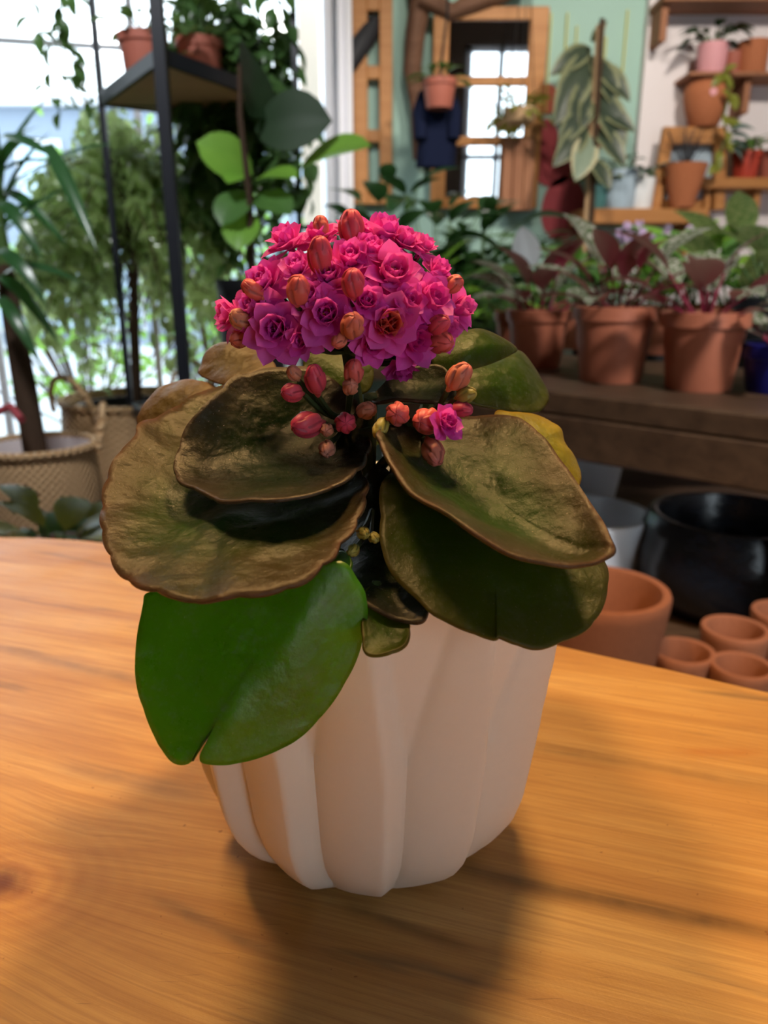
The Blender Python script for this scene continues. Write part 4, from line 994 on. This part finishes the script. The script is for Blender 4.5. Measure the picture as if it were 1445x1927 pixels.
# small frame stand
qf = onshelf(1290, zl, .06); ff = thing('frame_stand', 'small orange pine frame standing on the ledge with a white panel', 'frame', qf)
sc = 3.72/FPX; hf = B(1290, 240, qf.y).z-zl
for s in (-1, 1): MB().bar((s*58*sc, 0, 0), (s*45*sc, 0, hf), .045, .05, .003).build('stile', M['pine'], ff)
MB().box((0, 0, hf-.035), (96*sc, .05, .07), None, .003).build('rail', M['pine'], ff); MB().box((0, .03, .03), (110*sc, .02, .04), None, .003).build('rail', M['pine'], ff)
MB().box((0, .035, hf*.5), (90*sc, .01, hf*.8)).build('panel', M['paleblue'], ff)
# cone pot with airy plant in front
t = thing('cone_pot', 'terracotta cone pot with airy grey plant in front of the small frame', 'plant', onshelf(1282, zl, -.02))
MB().lathe([(.035, 0), (.05, .005), (.092, .17), (.096, .185), (.088, .187), (.08, .16)], 28).build('pot', M['terra'], t, None, True)
rnd = random.Random(6); mb = MB()
for i in range(60):
    a = rnd.uniform(0, 2*PI); r = rnd.uniform(.01, .13); mb.tube([(0, 0, .16), (r*.5*math.cos(a), r*.35*math.sin(a), .24), (r*math.cos(a), r*.6*math.sin(a), .22+rnd.uniform(0, .13))], .0012, 4)
tag(mb.build('twigs', M['grey'], t), kind='stuff')
# vase on top of the frame
t = thing('terracotta_vase', 'round-bellied terracotta vase with trailing pale vine standing on the small pine frame', 'vase', qf+Vector((.04, 0, hf)))
MB().lathe([(.055, 0), (.062, .006), (.088, .07), (.10, .12), (.098, .155), (.078, .178), (.066, .182), (.062, .175), (.075, .15)], 32).build('vase_body', M['terra'], t, None, True)
mb = MB(); vp = [(.0, -.02, .17), (.03, -.08, .20), (.055, -.11, .12), (.04, -.115, .02), (.06, -.12, -.06), (.03, -.12, -.14)]
mb.tube(vp, .004, 6); mb.tube([(0, 0, .17), (.02, 0, .26), (.012, 0, .38)], .005, 6); mb.build('vine', M['stem'], t, None, True)
rnd = random.Random(8); om = blade_mesh('oval3', L['olive'], 'oval', 1, .5, .4, .2)
for i in range(16):
    p_ = Vector(vp[1+i % 5]); link('leaf', om, t, mat4=frame(p_+Vector((0, -.005, rnd.uniform(-.03, .03))), Vector((rnd.uniform(-1, 1), -.5, rnd.uniform(-1, .5))), Vector((0, -1, .5)), rnd.uniform(.05, .075)))
for i in range(4): link('leaf', blade_mesh('oval3', L['blueleaf'], 'oval', 1, .5, .4, .2), t, mat4=frame(Vector((.10, -.05, -.02-.02*i)), Vector((1, -.3, .3-.3*i)), Vector((0, -.6, 1)), .11))
MB().lathe([(.001, 0), (.016, 0), (.016, .002), (.001, .002)], 14).build('label_sticker', M['pink'], t).matrix_basis = Matrix.Translation((-.01, -.098, .125)) @ Matrix.Rotation(PI/2, 4, 'X')
# right shelf pots
t, h = wallpot('red_potted_plant', 'red glazed pot with arching green leaves on the pine shelf', 1400, zr, 24, 45, 'terra_red', .06, .8, cat='plant')
leafset(t, (0, 0, h), 16, blade_mesh('strap', L['mid'], 'strap', 1, .14, .7, .2), (.14, .20), (30, 75), .02, (.01, .03), None, 55)
wallpot('terracotta_pot', 'terracotta pot at the picture edge beside the red glazed pot', 1448, zr, 22, 46, 'terra_dull', .06, .85)
t, h = wallpot('pink_pot', 'pink pot with dark drooping leaves on the brown wall shelf', 1336, zu, 26, 46, 'pink', .06, .85, False, cat='plant')
leafset(t, (0, 0, h), 14, blade_mesh('rd', L['dark'], 'oval', 1, .5, .5, .2), (.09, .14), (10, 60), .02, (.03, .10), None, 56)
wallpot('terracotta_pot', 'orange terracotta pot with straight sides on the brown wall shelf', 1412, zu, 26, 50, 'terra', .06, .92, False)
wallpot('terracotta_pot', 'dull red pot between pink and orange pots on the brown wall shelf', 1376, zu, 17, 36, 'terra_dull', .08, .9, False)

# ------------------------------------------------------------------ greenery below the mirror
dt = thing('display_table', 'low dark display table under the mirror covered by leafy plants', 'table', (.55, 3.10, 0))
for j in range(5): MB().box((0, -.40+j*.2, .63), (2.1, .19, .04), None, .003).build('plank', M['bench'], dt)
for x in (-.95, .95):
    for y in (-.42, .42): MB().box((x, y, .305), (.06, .06, .61)).build('leg', M['bench'], dt)
def floorplant(px, py, d, top, r, label, lm, key, args, n, lens, elev, seed, pet, mat='black', name='leafy_plant', arch=.5, z0=.65):
    c = P(px, py, d); t = thing(name, label, 'plant', (c.x, c.y, z0)); h = top
    pot_parts(t, r, h, M[mat], n=24)
    leafset(t, (0, 0, h-.02), n, blade_mesh(key, L[lm], *args), lens, elev, r*.4, pet, None, seed, arch=arch); return t
LAN = ('lance', 1, .3, .4, .2); OVA = ('oval', 1, .46, .35, .2); STR = ('strap', 1, .13, .5, .25)
floorplant(725, 330, 3.12, .20, .10, 'dark leafy plant at the foot of the narrow pine frame', 'dark', 'ova', OVA, 85, (.13, .21), (5, 88), 61, (.06, .50))
floorplant(830, 380, 3.2, .20, .10, 'dark broad-leaved plant below the framed mirror', 'dark', 'ova', OVA, 85, (.13, .21), (5, 88), 62, (.06, .50))
floorplant(905, 430, 3.2, .18, .10, 'dark glossy plant before the weathered board', 'dark', 'lan', LAN, 75, (.13, .22), (5, 88), 63, (.06, .42))
floorplant(785, 440, 2.95, .16, .09, 'bright green fern-like plant just above the magenta flowers', 'bright', 'str2', ('strap', 1, .2, .35, .25), 15, (.2, .28), (50, 85), 64, (.06, .14), arch=.85)
floorplant(985, 460, 3.05, .16, .09, 'dark plant with broad leaves below the mural', 'dark', 'lan', LAN, 60, (.12, .20), (5, 85), 65, (.06, .32))
floorplant(1045, 400, 3.15, .26, .09, 'blue-green spiky rosette plant in front of the mural', 'blueleaf', 'str', STR, 30, (.14, .20), (10, 80), 66, (.02, .06), 'terra_dull', 'agave', .9)
floorplant(950, 520, 2.75, .14, .09, 'light green low plant beside the magenta flowers', 'bright', 'lan', LAN, 30, (.10, .16), (10, 80), 67, (.06, .18))
floorplant(870, 500, 2.8, .14, .09, 'small green plant half hidden by the magenta flowers', 'dark', 'ova', OVA, 50, (.10, .15), (5, 85), 68, (.05, .26))
floorplant(690, 400, 3.1, .16, .09, 'dark trailing plant on the display table beside the white post', 'dark', 'ova', OVA, 50, (.12, .18), (5, 85), 75, (.05, .34))
floorplant(1125, 480, 3.05, .16, .09, 'dark plant standing beneath the pine ledge', 'dark', 'ova', OVA, 34, (.12, .18), (10, 85), 69, (.08, .25))
floorplant(1250, 480, 3.1, .80, .12, 'green plant in a tall pot under the small pine frame', 'mid', 'lan', LAN, 34, (.12, .18), (10, 85), 70, (.08, .22), z0=0)

# ------------------------------------------------------------------ left: shelving, trees, baskets
sv = thing('metal_shelving', 'black steel shelving rack in front of the bright window', 'shelf', (P(310, 300, 1.95).x, P(310, 300, 1.95).y, 0)); O = Vector(sv.location)
A_, B_, C_, D_ = P(314, 270, 1.95), P(187, 150, 2.35), P(557, 200, 2.45), P(468, 350, 2.7)
for nm, q, wd in (('post', A_, .030), ('post', B_, .018), ('post', C_, .018), ('post', D_, .022)):
    MB().box(Vector((q.x, q.y, 1.25))-O, (wd, wd, 2.5)).build(nm, M['metal'], sv)
zs_ = 1.50; fz = lambda q, z: Vector((q.x, q.y, z))-O
def board(name, z, th, mat):
    V = [fz(B_, z), fz(A_, z), fz(C_, z), fz(D_, z)]; c = sum(V, Vector())/4
    an = sorted(V, key=lambda q: math.atan2(q.y-c.y, q.x-c.x)); V = an+[q-Vector((0, 0, th)) for q in an]
    link(name, mesh(name, V, [(0, 1, 2, 3), (7, 6, 5, 4)]+[(i, i+4, (i+1) % 4+4, (i+1) % 4) for i in range(4)], mat, smooth=False), sv)
board('board', zs_, .02, M['pale'])
for a, b in ((B_, A_), (A_, C_), (C_, D_), (B_, D_), (B_, C_)): MB().bar(fz(a, zs_-.005), fz(b, zs_-.005), .014, .036).build('rail', M['metal'], sv)
board('board', .55, .02, M['pale'])
for a, b in ((B_, A_), (A_, C_), (C_, D_), (B_, D_)): MB().bar(fz(a, .545), fz(b, .545), .014, .036).build('rail', M['metal'], sv)
def shelfpot(px, d, r, h, mat, label, lm, n, seed, lens=(.06, .1), elev=(-60, 60), pet=(.03, .1)):
    q = P(px, 70, d); t = thing('potted_plant', label, 'plant', (q.x, q.y, zs_)); pot_parts(t, r, h, M[mat], n=24)
    leafset(t, (0, 0, h), n, blade_mesh('oval3', L[lm], 'oval', 1, .5, .4, .2), lens, elev, r*.6, pet, None, seed); return t
shelfpot(268, 2.25, .07, .15, 'terra_dull', 'dull red pot at the near corner of the steel shelf', 'trail', 14, 71, (.05, .09), (-10, 70))
shelfpot(375, 2.3, .07, .15, 'terra_dull', 'dull red pot behind the thick steel post on the shelf', 'trail', 40, 72)
tp = shelfpot(460, 2.45, .08, .14, 'terra_red', 'dark trailing plant spilling far below the steel shelf', 'trail', 40, 73)
rnd = random.Random(12)
def trailing(t, starts, drop, me, seed, step=.03, size=(.04, .07)):
    rnd = random.Random(seed); mb = MB()
    for s in starts:
        p_ = Vector(s); pts = [p_.copy()]; Lh = drop*rnd.uniform(.5, 1)
        while s[2]-p_.z < Lh:
            p_ = p_+Vector((rnd.gauss(0, .012), rnd.gauss(0, .012), -step)); pts.append(p_.copy())
            for _ in range(2): link('leaf', me, t, mat4=frame(p_, Vector((rnd.uniform(-1, 1), rnd.uniform(-1, 1), rnd.uniform(-1, .2))), Vector((0, -.5, 1)), rnd.uniform(*size)))
        mb.tube(pts, .002, 4)
    mb.build('vine', M['stem'], t)
trailing(tp, [(rnd.uniform(-.16, .12), rnd.uniform(-.16, -.02), .13+rnd.uniform(0, .25)) for _ in range(42)], .62, blade_mesh('oval3', L['trail'], 'oval', 1, .5, .4, .2), 14, .034, (.055, .10))
# hanging vine high at the left
c = P(120, -70, 2.3)
hv = thing('hanging_vine', 'thin vine hanging high in front of the bright window', 'plant', c); pot_parts(hv, .07, .1, M['black'], n=20)
trailing(hv, [(.02, -.07, .09), (.04, -.05, .09), (-.05, -.08, .09)], .50, blade_mesh('oval3', L['trail'], 'oval', 1, .5, .4, .2), 15, .036, (.045, .075))
MB().tube([(0, 0, .1), (0, 0, 2.85-c.z)], .003, 5).build('cord', M['cord'], hv)
# fiddle leaf fig
c = P(470, 520, 2.1); base = Vector((c.x, c.y, 0)); bzf = P(430, 525, 2.1).z
ff = thing('fiddle_leaf_fig', 'young fiddle leaf fig with a few broad leaves in a round black pot', 'plant', base)
rbp = 62*2.1/FPX
MB().lathe([(rbp*.75, 0), (rbp*.8, .02), (rbp, bzf-.03), (rbp*1.04, bzf-.025), (rbp*1.04, bzf), (rbp*.93, bzf), (rbp*.9, bzf-.05)], 36).build('pot', M['black'], ff, None, True)
MB().lathe([(.001, bzf-.04), (rbp*.92, bzf-.04)], 30, close=False).build('soil', M['soil'], ff)
MB().tube([(0, 0, bzf-.05), (.01, 0, bzf+.2), (-.005, 0, bzf+.4), (.0, 0, P(470, 150, 2.1).z)], [.011, .009, .008, .005], 7).build('stem', M['bark'], ff, None, True)
fm = {k: blade_mesh('fid'+k, L[k], 'round', 1, .72, .22, .2, 6, 8) for k in ('fiddle', 'fiddledark', 'bright')}
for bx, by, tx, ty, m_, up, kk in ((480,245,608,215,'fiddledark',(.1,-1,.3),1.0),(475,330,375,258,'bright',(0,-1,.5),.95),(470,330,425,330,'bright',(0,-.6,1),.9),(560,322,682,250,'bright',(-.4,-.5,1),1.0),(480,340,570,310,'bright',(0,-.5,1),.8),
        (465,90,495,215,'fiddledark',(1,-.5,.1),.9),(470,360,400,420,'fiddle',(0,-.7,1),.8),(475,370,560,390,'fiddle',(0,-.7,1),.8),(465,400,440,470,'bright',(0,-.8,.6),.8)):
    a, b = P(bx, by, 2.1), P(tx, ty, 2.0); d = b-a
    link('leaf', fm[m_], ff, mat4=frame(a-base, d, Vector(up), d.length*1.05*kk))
# weeping fig in wicker basket
def basket(name, label, c, r, h, seed, liner):
    t = thing(name, label, 'basket', c)
    pr = [(r*.80, 0), (r*.85, .01), (r*1.0, h*.45), (r*1.02, h*.7), (r*.98, h-.01), (r*.96, h), (r*.92, h-.01), (r*.93, h*.75)]
    b = MB().lathe(pr, 64, close=False); b.F.append(tuple(range(64))[::-1]); b.build('woven_body', M['wicker'], t, None, True)
    ri = MB().tube([(r*.985*math.cos(a*PI/24), r*.985*math.sin(a*PI/24), h) for a in range(49)], .012, 7); ri.build('rim', M['wicker'], t, None, True)
    if liner: MB().lathe([(r*.95, h+.004), (r*.9, h-.01), (r*.88, h*.72), (.001, h*.7)], 40, close=False).build('lining', M['lining'], t, None, True)
    for s in (-1, 1):
        a0 = seed+(0 if s > 0 else PI); hd = Vector((math.cos(a0), math.sin(a0), 0)); sd = Vector((-hd.y, hd.x, 0))
        MB().tube([hd*r+sd*(r*.42*math.cos(PI*k/10))+Vector((0, 0, h-.02+.13*math.sin(PI*k/10)))+hd*.03*math.sin(PI*k/10) for k in range(11)], .010, 7).build('handle', M['wicker'], t, None, True)
    return t
c2 = P(255, 750, 2.85); c1 = P(70, 838, 2.3)
basket('wicker_basket', 'tall woven wicker basket under the weeping fig', (c2.x, c2.y, 0), 135*2.85/FPX, c2.z, 1.0, False)
basket('wicker_basket', 'woven wicker basket with white cotton lining around the dark trunk', (c1.x, c1.y, 0), 105*2.3/FPX, c1.z, .4, True)
wfig = thing('weeping_fig', 'weeping fig with masses of small drooping leaves standing in the tall basket', 'plant', (c2.x, c2.y, .012)); O = Vector(wfig.location)
rnp = 105*2.85/FPX
MB().lathe([(rnp*.7, 0), (rnp*.72, .01), (rnp*.98, c2.z-.05), (rnp, c2.z-.03), (rnp*.95, c2.z-.03), (rnp*.9, c2.z-.08), (.001, c2.z-.08)], 36, close=False).build('nursery_pot', M['black'], wfig, None, True)
rnd = random.Random(77); mb = MB(); V = []; F = []; UV = []; nl = 0
lm = blade_mesh('fic', L['ficus'], 'lance', 1, .42, .4, .3, 2, 4); bv, bf, buv = blade('lance', 1, .42, .4, .3, 2, 3)
trunk_top = P(250, 330, 2.8)-O
mb.tube([(0, 0, c2.z-.1), (.02, 0, .8), trunk_top*.9, trunk_top], [.02, .018, .012, .006], 7)
def region(px, py):
    # crown outline as a squat cone with hanging skirts
    return True
cnt = 0
for bi in range(100):
    # branch: leaves trunk, arches out, weeps down
    tx = rnd.uniform(70, 400); d1 = 2.8+rnd.uniform(-.35, .25)
    ty = rnd.uniform(230, 420) if bi % 2 else rnd.uniform(330, 560)
    if tx > 330: ty = max(ty, 330)
    if tx < 130: ty = max(ty, 300)
    s0 = Vector((rnd.uniform(-.03, .05), 0, 0))+Vector((0, 0, rnd.uniform(.75, trunk_top.z)))
    p1 = P(tx, ty, d1)-O; fall = rnd.uniform(.15, .42) if 180 < tx < 370 else rnd.uniform(.06, .25)
    pts = []
    for k in range(9):
        t = k/8; pts.append(s0.lerp(p1, t)+Vector((0, 0, .12*math.sin(PI*t))))
    pe = pts[-1]
    dx = (p1-s0).to_2d(); dx = dx.normalized() if dx.length > 0 else Vector((1, 0))
    for k in range(1, 8): pts.append(pe+Vector((dx.x*.10*math.sin(k/7*PI/2), dx.y*.10*math.sin(k/7*PI/2), -fall*(k/7)**1.4)))
    mb.tube(pts, .0022, 4, False)
    for k in range(3, len(pts)-1):
        for _ in range(4):
            q = pts[k].lerp(pts[k+1], rnd.random())+Vector((rnd.gauss(0, .02), rnd.gauss(0, .02), rnd.gauss(0, .01)))
            d = Vector((rnd.uniform(-1, 1), rnd.uniform(-1, 1), rnd.uniform(-1.6, .1))); sz = rnd.uniform(.048, .075)
            m = frame(q, d, Vector((rnd.uniform(-.5, .5), -.5, 1)), sz)
            if d1 < 2.75 and nl < 280 and rnd.random() < .35: link('leaf', lm, wfig, mat4=m); nl += 1
            else:
                b = len(V); V += [m @ Vector(v) for v in bv]; F += [tuple(b+i for i in f) for f in bf]; UV += buv
tag(link('foliage', mesh('foliage', V, F, L['ficus'], UV), wfig), kind='stuff')
mb.build('branches', M['bark'], wfig, None, True)
# dracaena with trunk in the near basket
dr_ = thing('dracaena', 'dark trunked dracaena with long strap leaves in the cotton lined basket', 'plant', (c1.x, c1.y, c1.z*.7+.002)); O = Vector(dr_.location)
ptop = P(8, 500, 2.3)-O
MB().tube([P(66, 832, 2.3)-O-Vector((0, 0, .13)), P(45, 720, 2.3)-O, P(25, 610, 2.3)-O, ptop], [.035, .034, .03, .026], 10).build('trunk', M['bark'], dr_, None, True)
MB().lathe([(.08, 0), (.11, .1), (.105, .1), (.001, .08)], 24, close=False).build('nursery_pot', M['terra_d'], dr_, None, True)
smd = blade_mesh('dra', L['drac'], 'strap', 1, .13, .55, .3, 4, 10); smd2 = blade_mesh('dra2', L['drac'], 'strap', 1, .13, .15, .3, 4, 8)
crown = P(-5, 330, 2.2)-O
MB().tube([ptop, P(-4, 420, 2.25)-O, crown], [.026, .02, .014], 8).build('cane', M['stem'], dr_, None, True)
for bx, by, tx, ty, dd, m_ in ((0,330,75,165,2.1,1),(5,255,90,275,1.9,1),(90,272,175,445,1.95,1),(60,330,195,250,2.1,1),(10,440,125,330,2.1,1),(0,400,70,240,2.2,1),(0,470,70,520,2.0,0),(5,520,110,470,2.1,0),(0,560,60,640,2.1,0),(0,300,-70,220,2.2,0),
        (0,380,60,430,1.95,0),(0,520,95,590,2.1,0),(0,340,40,220,2.3,1),(0,420,-60,480,2.1,0),(0,360,110,400,2.2,0)):
    a, b = P(bx, by, dd+.05), P(tx, ty, dd-.05); d = b-a
    link('leaf', smd2 if m_ else smd, dr_, mat4=frame(a-O, d, Vector((0, -.6, 1)), d.length*1.05, sx=max(.6, min(1.6, .30/d.length))))
for i in range(14):
    a = i*2.4; e = math.radians(20+50*(i % 4)/3); link('leaf', smd, dr_, mat4=frame(crown.lerp(ptop, (i % 5)/5), Vector((math.cos(a)*math.cos(e), math.sin(a)*math.cos(e), math.sin(e))), Vector((0, 0, 1)), .30))
MB().tube([P(-5, 775, 2.2)-O, P(20, 765, 2.2)-O, P(40, 790, 2.15)-O], .012, 7).build('rope', M['pinkred'], dr_, None, True)
# low leafy plants behind the table corner
def lowplant(px, py, d, label, lm, seed, n, lens):
    c = P(px, py, d); t = thing('leafy_plant', label, 'plant', (c.x, c.y, 0)); h = c.z-.12; pot_parts(t, .11, h, M['terra_d'], n=24)
    leafset(t, (0, 0, h-.02), n, blade_mesh('ova', L[lm], *OVA), lens, (5, 75), .04, (.04, .10), None, seed); return t
lowplant(60, 955, 1.35, 'dark leafy plant behind the table corner', 'mid', 81, 20, (.08, .13))
lowplant(95, 905, 1.22, 'olive green broad-leaved plant behind the table corner beside the bronze leaf', 'olive', 82, 20, (.08, .13))
